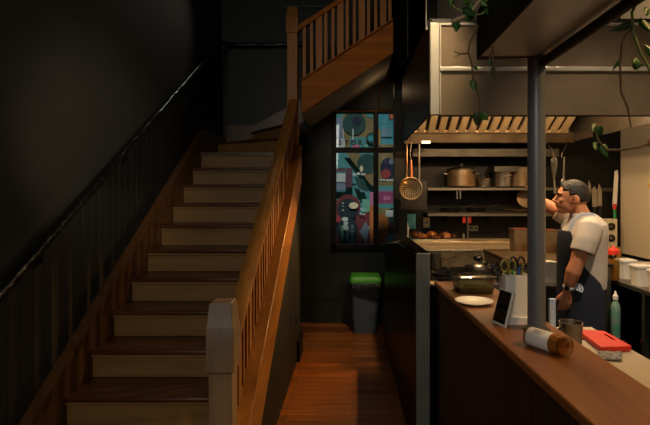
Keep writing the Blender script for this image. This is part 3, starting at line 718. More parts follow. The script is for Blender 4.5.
bottle('bottle','small white bottle on the back counter left of the roast tray',407,222,241,5.15,.022,'white_plastic','white_plastic',ZL)
s=MB(); s.box(PX(406,YK),PX(415.5,YK),YK-.012,YK,PZ(229,YK),PZ(214,YK)); tag(s.build('teal_card','teal_card'),'teal card on the black wall at the kitchen left corner','card')
def socket(label,xa,xb,ya,yb,mt,n):
    r=empty('wall_socket',(PX((xa+xb)/2,YK),YK,PZ(yb,YK)),label,'socket')
    s=MB(); s.box(PX(xa,YK),PX(xb,YK),YK-.012,YK,PZ(yb,YK),PZ(ya,YK)); s.build('plate',mt,r,bevel=.004)
    for k in range(n):
        xc=xa+(xb-xa)*(k+.5)/n; s=MB(); yc=(ya+yb)/2
        s.box(PX(xc-1.2,YK),PX(xc+1.2,YK),YK-.015,YK-.010,PZ(yc+1,YK),PZ(yc-1.2,YK)); s.build('insert','steel_dark',r)
socket('tall cream socket plate on the wall above the roast tray',423.2,429.6,217.5,227.5,'outlet_cream',1)
socket('double socket plate low on the black wall right of the red cloths',468.8,478,225.5,231,'outlet_green',2)
s=MB(); s.cyl((PX(467.8,4.97),4.97,ZL),(PX(467.8,4.97),4.97,zs2-.04),.007,10); tag(s.build('shelf_post','steel'),'thin steel upright between the back counter and lowest shelf','post')
for xa,xb,lb in ((463,466.4,'red cloth hanging left of the thin steel upright'),(469,471.5,'narrow red cloth hanging right of the thin steel upright')):
    s=MB(); s.box(PX(xa-8,5.0)+.08,PX(xb-8,5.0)+.08,4.985,4.995,PZ(223,5.0),zs2-.012); tag(s.build('red_cloth','red_dark',bevel=.002),lb,'cloth')
bottle('bottle','slim dark bottle on the back counter below the double socket',463.5,232,241,5.1,.014,'steel','steel_dark',ZL)

# ------------------------------------------------------------------ cooking range
rg=empty('cooking_range',(.95,4.2,0),'steel gas range with black grates under the left of the hood','cooker')
RX0,RX1,RY0,RY1=.60,1.31,3.86,4.56
b=MB(); b.box(RX0,RX1,RY0,RY1,.1,.85); b.build('body','steel_dull',rg,bevel=.004)
b=MB(); b.box(RX0,RX1,RY1-.012,RY1+.06,.85,PZ(250,4.56)); b.build('backguard','steel_splash',rg,bevel=.003)
b=MB(); b.box(RX0,RX1,RY1-.02,RY1+.09,PZ(251,4.56),PZ(249.7,4.56)); b.build('top_ledge','steel_frame',rg,bevel=.002)
for xi in range(2):
    for yi in range(2):
        cx=RX0+.18+xi*.35; cy=RY0+.17+yi*.34; s=MB()
        for k in range(4):
            a=k*PI/2; s.box(*( (cx-.155,cx+.155,cy-.006+(k-1.5)*.09,cy+.006+(k-1.5)*.09,.87,.888)))
        s.box(cx-.16,cx-.148,cy-.15,cy+.15,.85,.888); s.box(cx+.148,cx+.16,cy-.15,cy+.15,.85,.888)
        g=s.build('grate','pan_black',rg)
        s=MB(); s.lathe((cx,cy,.85),[(.05,0),(.05,.012),(.03,.018),(.002,.018)],18); s.build('burner','pan_black',rg)
for k in range(5):
    s=MB(); s.cyl((RX0+.1+k*.12,RY0,.78),(RX0+.1+k*.12,RY0-.03,.78),.022,16); s.build('knob','pan_black',rg)
def legs(root,pts,z1,mt,r=.02):
    for x,y in pts:
        s=MB(); s.cyl((x,y,0),(x,y,z1),r,12); s.build('leg',mt,root)
legs(rg,[(RX0+.05,RY0+.05),(RX1-.05,RY0+.05),(RX0+.05,RY1-.05),(RX1-.05,RY1-.05)],.1,'steel_dark')
pot('tall narrow saucepan on the range with its handle tilted up to the right',429.5,441.5,253,269,4.42,'steel_dull',.888,False,(447,260,456,256.5))
pot('wide shallow pan with bright contents on the range near the griddle',465,492,266,272,4.10,'steel',.888,False,None)
s=MB(); s.ell(P(477.5,266.5,4.08),(.075,.07,.035)); tag(s.build('dome_lid','steel'),'bright domed lid lying in the wide shallow pan','lid')
for i,(a,c,lb) in enumerate((((479,259),(497,269),'upper black pan handle leaning against the griddle side'),((484,264),(500,274),'lower black ladle leaning against the griddle side'))):
    s=MB(); s.tube([P(*a,4.25-.1*i),P((a[0]+c[0])/2,(a[1]+c[1])/2,4.2-.1*i),P(*c,4.12-.1*i)],[.02,.017,.014],8,flat=.6); s.ell(P(a[0]-1,a[1]-1,4.25-.1*i),(.045,.04,.03)); tag(s.build('ladle','pan_black'),lb,'ladle')
pot('black pan at the front left of the range beside the steel partition end',432,452,272,279,3.95,'pan_black',.888,False,None,name='frying_pan',cat='pan')
# griddle
gd=empty('griddle',(1.75,4.15,0),'flat griddle block with warm brown top right of the range','griddle')
ZG=1.05
b=MB(); b.box(1.335,2.12,3.72,4.62,.1,ZG-.03); b.build('body','steel_dull',gd,bevel=.004)
b=MB(); b.box(1.325,2.13,3.70,4.64,ZG-.03,ZG-.012); b.build('rim','pan_black',gd)
b=MB(); b.box(1.335,2.12,3.71,4.63,ZG-.012,ZG); b.build('plate','steel_stained',gd)
legs(gd,[(1.4,3.8),(2.05,3.8),(1.4,4.5),(2.05,4.5)],.1,'steel_dark')
def tub(name,label,x0,x1,y0,y1,Yd,dep,body,content,zb=None):
    xa,xb=PX(x0,Yd),PX(x1,Yd); zb=PZ(y1,Yd) if zb is None else zb; zt=PZ(y0,Yd)
    root=empty(name,((xa+xb)/2,Yd+dep/2,zb),label,'container')
    cx,cy,hx,hy=(xa+xb)/2,Yd+dep/2,(xb-xa)/2,dep/2
    s=MB(); s.loft([rr(cx,cy,hx*.9,hy*.9,zb,.015),rr(cx,cy,hx,hy,zt-.012,.015),rr(cx,cy,hx*1.06,hy*1.06,zt-.01,.015),rr(cx,cy,hx*1.06,hy*1.06,zt,.015),rr(cx,cy,hx*.96,hy*.96,zt,.015),rr(cx,cy,hx*.86,hy*.86,zb+.01,.015)]); s.build('body',body,root)
    s=MB(); s.loft([rr(cx,cy,hx*.93,hy*.93,zt-.012,.014),rr(cx,cy,hx*.93,hy*.93,zt-.004,.014)]); s.build('contents' if content!='lidw' else 'lid', content if content!='lidw' else 'white_plastic',root)
    return root
tub('food_pan','steel food pan with red contents left of the steel post',514,531,229,246,4.45,.16,'steel_stained','red_dark',ZG)
tub('food_pan','steel food pan with red contents between the post and the chef',545,560,230,246,4.35,.16,'steel_stained','red_dark',ZG)
tub('plastic_tub','white tub on the griddle shelf just right of the steel post',545,557.5,262,284,3.55,.12,'white_plastic','lidw',None)
gs=empty('low_stand',(1.62,3.6,0),'low steel stand before the griddle holding the white tub','stand')
zt=PZ(284,3.55)
b=MB(); b.box(1.45,1.78,3.48,3.70,zt-.02,zt); b.build('top','steel_dull',gs)
legs(gs,[(1.48,3.51),(1.75,3.51),(1.48,3.67),(1.75,3.67)],zt-.02,'steel_dark',.012)

# ------------------------------------------------------------------ utensils right of the chef
mr=empty('knife_rail',(PX(600,5.2),YK,PZ(190,5.2)),'dark magnetic knife rail on the black wall behind the chef','rail')
b=MB(); b.box(PX(582,5.2),PX(619,5.2),5.215,5.235,PZ(191.5,5.22),PZ(188,5.22)); b.build('bar','steel_dark',mr)
for xx in (588,612):
    b=MB(); b.box(PX(xx,5.2),PX(xx+2,5.2),5.235,YK,PZ(191,5.22),PZ(188.5,5.22)); b.build('mount','steel_dark',mr)
def knife(label,pts,hnd,hm):
    Yd=5.205; a=P(*hnd[0],Yd); root=empty('kitchen_knife',a,label,'knife')
    s=MB(); s.prism([P(x,y,Yd) for x,y in pts],(0,.006,0)); s.build('blade','white_plastic' if 'pale' in label else 'steel',root)
    s=MB(); s.tube([P(*hnd[0],Yd+.003),P(*hnd[1],Yd+.003)],[.016,.018],10,flat=.7); s.build('handle',hm,root); return root
knife('broad knife on the rail nearest the chef, tip up',[(592.5,207),(591.5,190),(594.2,186),(597,190),(597.3,207)],[(595,207),(595,219)],'pan_black')
knife('broad knife on the rail with the taller pointed tip',[(597.6,206),(597.6,190),(599.3,183.5),(601.8,191),(602.2,206)],[(600,206),(600,219)],'pan_black')
kroot=knife('long pale slicing knife with red and green handle near the white wall',[(612.5,206),(614.8,171),(617.6,170),(618.4,176),(616.8,206)],[(614.5,209),(615,219)],'green_pen')
s=MB(); s.tube([P(614.6,204,5.2),P(614.5,209,5.2)],.02,10); s.build('handle_ring','red_plastic',kroot)['label']='red handle ring'
s=MB(); s.prism([P(587,196,5.2),P(589,180,5.2),P(591,186,5.2),P(590.5,196,5.2)],(0,.006,0)); tag(s.build('kitchen_knife','steel'),'small knife on the rail right behind the chef head','knife')
# whisk and hook hanging from the hood
wk=empty('whisk',P(554,160,4.6),'wire whisk hanging upside down from the hood beside the post','whisk')
s=MB(); c=P(554,158,4.6)
for k in range(6):
    a=k*PI/6; u=Vector((math.cos(a),math.sin(a),0)); s.tube([c+u*.008+Vector((0,0,-.20)),c+u*.03+Vector((0,0,-.06)),c+u*.026+Vector((0,0,-.01)),c+Vector((0,0,.015)),c-u*.026+Vector((0,0,-.01)),c-u*.03+Vector((0,0,-.06)),c-u*.008+Vector((0,0,-.20))],.0028,5)
s.build('wires','steel',wk)
s=MB(); s.tube([c+Vector((0,0,-.19)),c+Vector((.01,0,-.36))],[.010,.013],8); s.build('handle','steel_dull',wk)
s=MB(); s.tube([c+Vector((0,0,.015)),c+Vector((0,.05,.10)),c+Vector((0,.18,.17))],.003,6); s.build('hook','steel',wk)
sp=empty('serving_spoon',P(564,158,4.6),'long steel spoon on a hook right of the hanging whisk','spoon')
s=MB(); s.tube([P(564.4,157,4.6),P(563.6,178,4.6)],[.009,.011],8,flat=.6); s.ell(P(563.4,182,4.6),(.028,.012,.04)); s.build('body','steel_dull',sp)
s=MB(); s.tube([P(564.4,157,4.6),P(561.5,157.5,4.6),P(562,153,4.62),P(565.5,147,4.75),P(566.5,143,4.80)],.0035,6); s.build('hook','steel',sp)

# cream control panel with dark dials
ZT=.90
cp=empty('dial_panel',(PX(608.5,5.1),5.1,ZT),'cream box with dark round dials on the worktable corner behind the chef','panel')
Yd=5.09
b=MB(); b.box(PX(598,Yd),PX(617.5,Yd),Yd,Yd+.12,ZT,PZ(219,Yd)); b.build('body','white_panel',cp,bevel=.006)
for x,y in ((602,226.5),(611,226.5),(611,238),(602,240)):
    s=MB(); s.lathe(P(x,y,Yd),[(.042,0),(.042,.012),(.03,.02),(.002,.02)],24,axis=(0,-1,0)); s.build('dial','pan_black',cp)
    s=MB(); s.lathe(P(x,y,Yd-.02),[(.014,0),(.012,.01),(.002,.01)],14,axis=(0,-1,0)); s.build('knob','steel_stained',cp)
for i,(x,y,mt,lb) in enumerate(((606,246,'brass','brass coloured jar in front of the dial panel'),(613,249,'steel_dark','dark jar in front of the dial panel beside the white wall'),(618,245,'oil','narrow yellow jar in the corner by the white wall'))):
    s=MB(); s.lathe(P(x,y+6,4.97),[(.03,0),(.032,.01),(.032,.10),(.024,.12),(.026,.13),(.002,.13)],18); o=s.build('jar',mt); zz=min(v.co.z for v in o.data.vertices); o.location.z=ZT-zz; tag(o,lb,'jar')

# right hand worktable
rt=empty('steel_worktable',(2.6,3.3,0),'steel worktable along the white right wall holding white tubs','table')
ZT=.90; TX0=2.17
b=MB(); b.box(TX0,3.09,2.0,5.24,ZT-.035,ZT); b.build('top','steel_dull',rt,bevel=.004)
b=MB(); b.box(TX0+.06,3.05,2.1,4.8,.22,.25); b.build('undershelf','steel_dark',rt)
for x,y in ((TX0+.05,3.44),(TX0+.05,2.1),(TX0+.05,4.75),(3.03,2.1),(3.03,4.75)):
    s=MB(); s.box(x-.018,x+.018,y-.018,y+.018,0,ZT-.035); s.build('leg','steel_dull',rt)
bt=empty('squeeze_bottle',(PX(613.5,3.75),3.75,ZT),'squeeze bottle of golden oil with red cap on the worktable','bottle')
xc,yc=bt.location.x,bt.location.y; r=.044
s=MB(); s.lathe((xc,yc,ZT),[(r*.9,0),(r,.008),(r,.20),(r*.94,.215),(r*.9,.22)],24); s.build('body','bottle_glass',bt)
s=MB(); s.lathe((xc,yc,ZT+.004),[(r*.86,0),(r*.94,.006),(r*.94,.165),(.002,.165)],24); s.build('oil','oil',bt)
s=MB(); s.lathe((xc,yc,ZT),[(r*.98,.215),(r*.98,.25),(r*.7,.262),(r*.28,.272),(.003,.29)],24); s.build('cap','red_plastic',bt)
for i,(x,Yd,lb) in enumerate(((625.5,3.85,'first white tub on the worktable, next to the oil bottle'),(641,3.55,'second white tub from the oil bottle on the worktable'),(660,3.3,'third white tub from the oil bottle, cut by the picture edge'))):
    xc=PX(x,Yd); root=empty('plastic_tub',(xc,Yd,ZT),lb,'tub','white tubs on the worktable'); hw=.062
    s=MB(); s.loft([rr(xc,Yd,hw*.86,hw*.86,ZT,.02),rr(xc,Yd,hw,hw,ZT+.135,.02),rr(xc,Yd,hw*1.06,hw*1.06,ZT+.137,.02),rr(xc,Yd,hw*1.06,hw*1.06,ZT+.145,.02)]); s.build('body','white_plastic',root)
    s=MB(); s.loft([rr(xc,Yd,hw*1.09,hw*1.09,ZT+.145,.02),rr(xc,Yd,hw*1.09,hw*1.09,ZT+.158,.02),rr(xc,Yd,hw*.9,hw*.9,ZT+.162,.02)]); s.build('lid','white_ceramic',root)
lgd=empty('tray_lid',(2.75,4.25,ZT),'long pale tray lying on the worktable behind the white tubs','tray')
b=MB(); b.box(2.55,3.05,4.0,4.55,ZT,ZT+.035); b.build('body','white_plastic',lgd,bevel=.01)
b=MB(); b.box(2.56,2.78,4.05,4.3,ZT+.035,ZT+.05); b.build('contents','roast_gold',lgd,bevel=.01)
# things under the table
b=MB(); b.box(2.02,2.16,3.54,3.70,0,.46); tag(b.build('storage_box','pan_black',bevel=.01),'dark box on the kitchen floor under the detergent bottle','box')
bottle('detergent_bottle','white and green detergent bottle on a dark box beside the worktable',615.5,291,335,3.62,.034,'detergent','white_plastic',.46)
bottle('sauce_bottle','small bottle with red cap under the worktable',643,338,356,3.65,.036,'steel_dark','red_plastic',.25)
# cards on the white wall
b=MB(); Yd=4.75; b.box(3.09,3.1,Yd-.35,Yd,PZ(186.7,Yd),PZ(183.2,Yd)); tag(b.build('wall_card','yellow_card'),'small yellow label strip on the white kitchen wall','label')
b=MB(); b.box(3.085,3.1,Yd-.35,Yd,PZ(144.5,Yd),PZ(140.5,Yd)); tag(b.build('wall_card','orange_card'),'small orange strip high on the white wall under the hood','label')

# ------------------------------------------------------------------ things on the bar
def onbar(x,y,z=ZB):
    Y=F*(H-z)/(y-CY); return Vector(((x-CX)*Y/F,Y,z))
# clear box with salad
c=onbar(473,291); cb=empty('salad_box',c,'clear plastic box of green salad at the far end of the bar','box')
hx,hy=.105,.085
s=MB(); s.loft([rr(c.x,c.y,hx*.85,hy*.85,ZB,.02),rr(c.x,c.y,hx,hy,ZB+.075,.02),rr(c.x,c.y,hx*1.06,hy*1.06,ZB+.078,.02),rr(c.x,c.y,hx*.98,hy*.98,ZB+.078,.02),rr(c.x,c.y,hx*.83,hy*.83,ZB+.004,.02)]); s.build('body','clear_plastic',cb)
s=MB(); s.loft([rr(c.x,c.y,hx*1.07,hy*1.07,ZB+.079,.02),rr(c.x,c.y,hx*1.07,hy*1.07,ZB+.088,.02),rr(c.x,c.y,hx*.85,hy*.85,ZB+.095,.02)]); s.build('lid','clear_plastic',cb)
s=MB(); s.loft([rr(c.x,c.y,hx*.8,hy*.8,ZB+.008,.02),rr(c.x,c.y,hx*.88,hy*.88,ZB+.03,.02),rr(c.x,c.y,hx*.7,hy*.7,ZB+.045,.02)]); s.build('salad','salad',cb)
c=onbar(474,303.5); s=MB(); s.lathe(c,[(.045,0),(.085,.012),(.088,.016),(.083,.016),(.045,.005),(.002,.005)],36); tag(s.build('plate','white_ceramic'),'round white plate on the bar in front of the salad box','plate')
# white stand, jar, card reader
c=onbar(513,321.5); s=MB(); s.loft([rr(c.x,c.y,.054,.046,ZB,.02),rr(c.x,c.y,.057,.049,ZB+.028,.02),rr(c.x,c.y,.052,.044,ZB+.03,.02)]); tag(s.build('base_tray','white_ceramic'),'low white stand on the bar holding the utensil jar','stand')
jc=Vector((c.x+.002,c.y,ZB+.03)); jr=empty('utensil_jar',jc,'square grey white jar of scissors on the bar beside the post','jar')
jh=.165
s=MB(); s.loft([rr(jc.x,jc.y,.042,.04,jc.z,.01),rr(jc.x,jc.y,.048,.045,jc.z+jh,.01),rr(jc.x,jc.y,.044,.041,jc.z+jh,.01),rr(jc.x,jc.y,.038,.036,jc.z+.02,.01)]); s.build('body','white_ceramic',jr)
def scissors(label,x,y,mt,lean):
    b0=Vector((jc.x+lean*.4,jc.y,jc.z+.03)); top=P(x,y,jc.y); root=empty('scissors',b0,label,'scissors')
    s=MB(); s.tube([b0,top],[.004,.007],6,flat=.4); s.build('blade','steel',root)
    for sg in (-1,1):
        cc=top+Vector((sg*.016+lean*.02,0,.024)); s=MB()
        s.tube([top]+[cc+Vector((math.cos(a)*.014,0,math.sin(a)*.024)) for a in [-PI/2+2*PI*k/14 for k in range(15)]],.0048,8); s.build('handle',mt,root)
scissors('scissors with black handles at the left of the jar',500,275,'pan_black',-.02)
scissors('scissors with yellow and black handles in the middle of the jar',508,272,'yellow_plastic',-.005)
scissors('scissors with dark handles at the right of the jar',517,269,'pan_black',.015)
for x,y,mt,lb in ((512.5,270,'green_pen','green pen standing in the jar of scissors'),(519,267,'blue_plastic','blue pen standing in the jar of scissors'),(523,262,'yellow_plastic','yellow pen standing in the jar beside the post')):
    s=MB(); s.tube([jc+Vector(((x-512)*.0015,.01,.03)),P(x,y,jc.y)],.006,8); tag(s.build('pen',mt),lb,'pen')
# card reader leaning left of the jar
p=onbar(498,325); cr=empty('tablet_stand',p,'small dark screened tablet in a white frame leaning by the jar','tablet')
R=Matrix.Rotation(math.radians(-72),3,'Z')@Matrix.Rotation(math.radians(-16),3,'X')
def rbx(s,x0,x1,y0,y1,z0,z1):
    t=MB(); t.box(x0,x1,y0,y1,z0,z1); s.add([p+R@v for v in t.v],t.f)
s=MB(); rbx(s,-.042,.042,0,.012,0,.145); s.build('frame','white_plastic',cr,bevel=.004)
s=MB(); rbx(s,-.036,.036,-.002,.001,.010,.135); s.build('screen','screen_black',cr)
s=MB()
for (a,e,z0_,z1_) in ((-.029,-.003,.08,.12),(.003,.029,.08,.12),(-.029,-.003,.025,.065),(.003,.029,.025,.065)): rbx(s,a,e,-.0032,-.0018,z0_,z1_)
s.build('tiles','steel_dark',cr)
# bottle lying on its side
a=Vector((.605,1.565,ZB)); e=Vector((.672,1.455,ZB)); 
r=.031; a.z=e.z=ZB+r; e=a+(e-a).normalized()*.138; d=(e-a).normalized(); bl=empty('lying_bottle',a,'glass bottle with white label lying on its side on the bar','bottle')
s=MB(); s.lathe(a,[(.006,0),(r*.9,.002),(r,.008),(r,.113),(r*.92,.127),(r*.9,.134),(.002,.134)],28,axis=d); s.build('body','amber',bl)
s=MB(); s.lathe(a+d*.012,[(r*1.01,0),(r*1.025,.001),(r*1.025,.083),(r*1.01,.084)],28,axis=d); s.build('label','label_paper',bl)
s=MB(); s.lathe(a+d*.126,[(r*.97,0),(r*1.0,.004),(r*1.0,.024),(r*.8,.027),(.002,.027)],28,axis=d); s.build('cap','bottle_glass',bl)
sd=Vector((0,0,1)).cross(d); s=MB()
for k in range(4):
    n_=(Vector((0,0,1))*math.cos(.25+.16*k)-sd*-math.sin(.25+.16*k)*(-1)).normalized()
    s.box(0,0,0,0,0,0) if False else s.tube([a+d*(.035)+n_*r*1.03,a+d*(.075-.008*(k%2))+n_*r*1.02],.0007,5)
s.build('print','steel_dark',bl)
# steel jug
c=onbar(571,343,.9); c=Vector((PX(571,2.0),2.0,.9)); jg=empty('steel_jug',c,'steel measuring cup standing behind the lying bottle by the red board','cup')
zt=PZ(322,2.0); h=zt-.9
s=MB(); s.lathe(c,[(.036,0),(.04,.01),(.048,h-.004),(.05,h),(.046,h),(.036,.012),(.002,.012)],28); s.build('body','steel_dull',jg)
s=MB(); s.tube([c+Vector((-.045,-.02,h*.9)),c+Vector((-.075,-.025,h*.8)),c+Vector((-.072,-.025,h*.45)),c+Vector((-.042,-.02,h*.3))],.006,8); s.build('handle','pan_black',jg)
s=MB(); s.box(PX(550,2.4),PX(556,2.4),2.40,2.42,.9,PZ(299,2.4)); tag(s.build('paper_pack','pale_blue',bevel=.003),'pale blue white packet standing on the bench below the chef hand','packet')
WORLD=.026; EXPO=0.0
def LIGHTS():
    WH=(255,214,160); OR=(255,188,104)
    # lamps in the hood
    for x in (1.0,1.75): lamp('POINT','hood_light',(x,3.62,2.46),48,WH,.05)
    lamp('SPOT','rail_light',(.63,4.75,2.09),160,OR,.015,(-.5,3.2,.1),68,.45)
    # kitchen ceiling spots, then fills added for the bar and kitchen
    lamp('SPOT','ceiling_spot',(1.7,1.7,4.2),370,(255,226,194),.12,(1.75,3.0,1.2),46,.7)
    lamp('SPOT','ceiling_spot',(.7,1.9,4.2),420,(255,222,176),.1,(.50,3.2,2.45),22,.9)
    lamp('SPOT','bar_fill',(2.3,.8,3.6),230,(255,200,130),.1,(.62,1.3,1.1),44,.7)  # added from the side to brighten the bar top under the shelf
    lamp('AREA','kitchen_fill',(2.0,3.6,4.3),25,(255,220,180),1.0,(2.3,4.4,1.5))  # soft fill added to lift the kitchen's dark areas
    # area light added behind the camera as front fill, no window built
    lamp('AREA','front_fill',(-1.2,-2.2,3.2),60,(236,230,214),1.6,(-.6,3,1.0),sy=1.8)
    # fill lights added around the stair, without fixtures
    lamp('SPOT','wall_fill',(.25,1.1,2.3),90,(255,240,206),.12,(-1.63,3.0,1.9),36,.9)  # added to make the soft bright patch on the left wall
    lamp('SPOT','flight_fill',(.1,.9,4.1),58,(255,194,112),.3,(0.05,4.7,3.0),27,.7)  # narrow warm fill added for the upper flight, kept off the floor
    lamp('SPOT','handrail_fill',(-1.0,5.3,4.3),14,(255,244,220),.05,(-1.56,3.3,2.1),44,.7)  # added to put highlights along the wall handrail
    lamp('POINT','soffit_fill',(.34,5.3,2.80),.5,(255,206,150),.04)  # hidden fill added to brighten the soffit and pipe
    # daylight on the lane outside
    sun=lamp('SUN','lane_sun',(0,6,8),7.0,(255,246,230),.02,(0,6.97,4.0)); sun.data.angle=.02

# ------------------------------------------------------------------ the cook
ANG=math.radians(-15); fx=Vector((-math.cos(ANG),-math.sin(ANG),0)); lf=Vector((-fx.y,fx.x,0)); BASE=Vector((1.66,3.25,0))
def W(f,l,z): return BASE+fx*f+lf*l+Vector((0,0,z))
RB=Matrix((fx,lf,Vector((0,0,1)))).transposed()
ch=empty('person',BASE,'person in grey t-shirt and navy apron standing behind the bar, reaching to the left','person')
def ring(z,cf,rf,rs,n=28,cl=0,grow=0,a0=0,a1=2*PI,p=2.3):
    out=[]
    for k in range(n):
        a=a0+(a1-a0)*k/(n if a1-a0>6.2 else n-1); c,s_=math.cos(a),math.sin(a); q=(abs(c)**p+abs(s_)**p)**(-1/p)
        out.append(W(cf+(rf+grow)*c*q, cl+(rs+grow)*s_*q, z))
    return out
def el(s,f,l,z,rf,rl,rz,R=None): s.ell(W(f,l,z),(rf,rl,rz),20,14,R=(RB@R if R else RB))
HEAD=.085
s=MB()
el(s,HEAD-.008,0,1.598,.104,.078,.104)                 # skull
el(s,HEAD+.035,0,1.545,.066,.060,.072)                 # face
el(s,HEAD+.055,0,1.500,.042,.042,.030)                 # jaw
el(s,HEAD+.082,0,1.492,.020,.024,.018)                 # chin
s.tube([W(HEAD+.088,0,1.605),W(HEAD+.100,0,1.585),W(HEAD+.118,0,1.562),W(HEAD+.104,0,1.554)],[.012,.013,.016,.010],10)  # nose
el(s,HEAD+.103,.010,1.555,.010,.010,.008); el(s,HEAD+.103,-.010,1.555,.010,.010,.008)
el(s,HEAD+.094,0,1.534,.014,.024,.007); el(s,HEAD+.091,0,1.523,.014,.022,.008)          # lips
el(s,HEAD+.078,0,1.616,.024,.056,.012)                 # brow
el(s,HEAD+.060,.042,1.568,.03,.018,.02); el(s,HEAD+.060,-.042,1.568,.03,.018,.02)
for sg in (1,-1):
    el(s,HEAD-.018,sg*.080,1.578,.020,.011,.033,Matrix.Rotation(.25,3,'Y')); el(s,HEAD-.008,sg*.079,1.556,.011,.009,.014)
s.tube([W(.055,0,1.54),W(.03,0,1.47),W(-.005,0,1.40)],[.060,.064,.085],18)
s.loft([ring(*r) for r in ((.84,0,.12,.165),(1.0,0,.135,.165),(1.2,.005,.14,.175),(1.35,0,.13,.185),(1.41,0,.10,.16),(1.45,.01,.06,.08))])
# near arm hanging
s.tube([W(0,.165,1.40),W(.02,.205,1.36),W(.07,.235,1.24),W(.098,.242,1.15),W(.118,.237,1.09),W(.135,.225,1.02),W(.148,.212,.965)],[.055,.064,.053,.046,.050,.040,.028],16)
# far arm reaching up behind the post
s.tube([W(.01,-.165,1.40),W(.05,-.20,1.42),W(.17,-.215,1.50),W(.27,-.22,1.555),W(.265,-.31,1.595),W(.255,-.40,1.64)],[.055,.060,.050,.043,.044,.028],16)
def hand(s,wr,dn,ac,nm,curl=.5):
    """wr wrist, dn along the hand, ac towards the thumb, nm out of the back of the hand"""
    dn,ac,nm=[v.normalized() for v in (dn,ac,nm)]
    def rg(t,hw,hh,off=0): 
        return [wr+dn*t+ac*(off+hw*math.cos(2*PI*k/14))+nm*hh*math.sin(2*PI*k/14) for k in range(14)]
    s.loft([rg(-.015,.026,.021),rg(.015,.030,.018),rg(.05,.040,.016),rg(.085,.041,.014),rg(.096,.036,.010)])
    for i,(o,L) in enumerate(((.030,.072),(.010,.082),(-.010,.076),(-.029,.060))):
        p=wr+dn*.080+ac*o; pts=[p]; a=0; d=dn.copy()
        for sgm,(fr_,cu) in enumerate(((.30,.15),(.40,curl*.7),(.32,curl*.7),(.24,curl*.5))):
            a+=cu; dd=dn*math.cos(a)-nm*math.sin(a)+ac*o*1.5; p=p+dd.normalized()*L*fr_; pts.append(p)
        s.tube(pts,[.0095,.0095,.009,.0085,.0065],10); s.ell(pts[-1],(.0065,.0065,.0065),8,6)
    p=wr+dn*.022+ac*.022; t=(dn*.75+ac*.65-nm*.25).normalized()
    s.tube([p,p+t*.032,p+t*.058+dn*.004,p+t*.075+dn*.016],[.015,.0125,.010,.0075],10); s.ell(p+t*.075+dn*.016,(.0075,)*3,8,6)
hand(s,W(.152,.210,.955),W(.12,-.10,-1)-BASE, fx, lf, .55)
hand(s,W(.254,-.413,1.648),W(.02,-.14,.07)-BASE, fx, Vector((0,0,1)), .9)
for sg in (1,-1):
    s.tube([W(0,sg*.09,.90),W(.01,sg*.095,.80),W(.015,sg*.10,.50),W(-.015,sg*.10,.30),W(-.02,sg*.10,.08)],[.10,.088,.058,.054,.040],16)
    el(s,.06,sg*.10,.045,.125,.042,.038)
body=s.build('body','skin',ch,remesh=.0055,smooth_it=3)
# hair: cap that dives under the skin at the face and the neck
s=MB(); C0=W(HEAD-.012,0,1.606); nU,nV=36,28; rings=[]
for i in range(nV+1):
    t=-PI/2+PI*i/nV; cr=max(math.cos(t),.02); rg_=[]
    for j in range(nU):
        a=2*PI*j/nU; d=Vector((cr*math.cos(a),cr*math.sin(a),math.sin(t)))
        f,l,z=d.x*.110,d.y*.083,d.z*.112
        hairline = .028+ .0*l if f>.045 else (-.004 if f>.012 else -.058 + max(0,(f+.03))*.9)
        k=1.0 if z>hairline else .80
        if f>.085 and z<.06: k=.80
        nz=1+.025*noise.noise(d*9)
        p=Vector((f*k*nz,l*k*nz,z*k*nz)); rg_.append(C0+RB@p)
    rings.append(rg_)
s.loft(rings); s.build('hair','hair',ch,angle=180)
for sg in (1,-1):
    s=MB(); el(s,HEAD+.080,sg*.031,1.596,.010,.012,.008); s.build('eye','eye_white',ch)
    s=MB(); el(s,HEAD+.087,sg*.031,1.596,.005,.006,.006); s.build('iris','hair_dark',ch)
    s=MB(); s.tube([W(HEAD+.099,sg*.012,1.616),W(HEAD+.098,sg*.032,1.622),W(HEAD+.078,sg*.052,1.614)],[.005,.006,.003],8); s.build('eyebrow','hair_dark',ch)
# t-shirt
TS=((.955,.006,.140,.185),(1.05,.010,.150,.185),(1.15,.014,.154,.19),(1.25,.012,.154,.20),(1.33,.004,.150,.208),(1.40,-.012,.130,.19),(1.445,-.004,.098,.14),(1.475,.012,.080,.088))
s=MB(); s.loft([ring(*r) for r in TS])
s.tube([W(-.005,.14,1.395),W(.01,.195,1.375),W(.04,.228,1.30),W(.066,.240,1.225)],[.070,.084,.080,.077],20)
s.tube([W(0,-.14,1.40),W(.04,-.19,1.42),W(.10,-.205,1.455),W(.145,-.21,1.485)],[.07,.080,.073,.069],20)
rng=random.Random(3)
s.build('tshirt','shirt',ch,remesh=.007,smooth_it=4)
# apron: bib and skirt wrapped round the front
s=MB(); A0,n=0,21
def arc(z,cf,rf,rs,a,g): return ring(z,cf,rf,rs,n,0,g,-a,a)
rows=[arc(.50,.0,.155,.19,2.0,.045),arc(.70,.0,.155,.19,2.05,.034),arc(.90,0,.158,.192,2.1,.020),arc(1.02,.010,.152,.186,2.1,.010),arc(1.08,.012,.154,.187,1.55,.010),arc(1.18,.014,.156,.193,1.15,.010),arc(1.28,.010,.156,.203,.95,.010),arc(1.36,-.004,.150,.205,.80,.012)]
s.loft(rows,caps=False,closed=False); s.build('apron','apron',ch,solid=.006,sub=1)
for sg in (1,-1):
    s=MB(); s.tube([W(.125,sg*.125,1.36),W(.095,sg*.125,1.43),W(.04,sg*.115,1.475),W(-.03,sg*.095,1.470),W(-.09,sg*.05,1.43),W(-.13,0,1.38)],.013,10,flat=.35); s.build('strap','strap',ch)
s=MB()
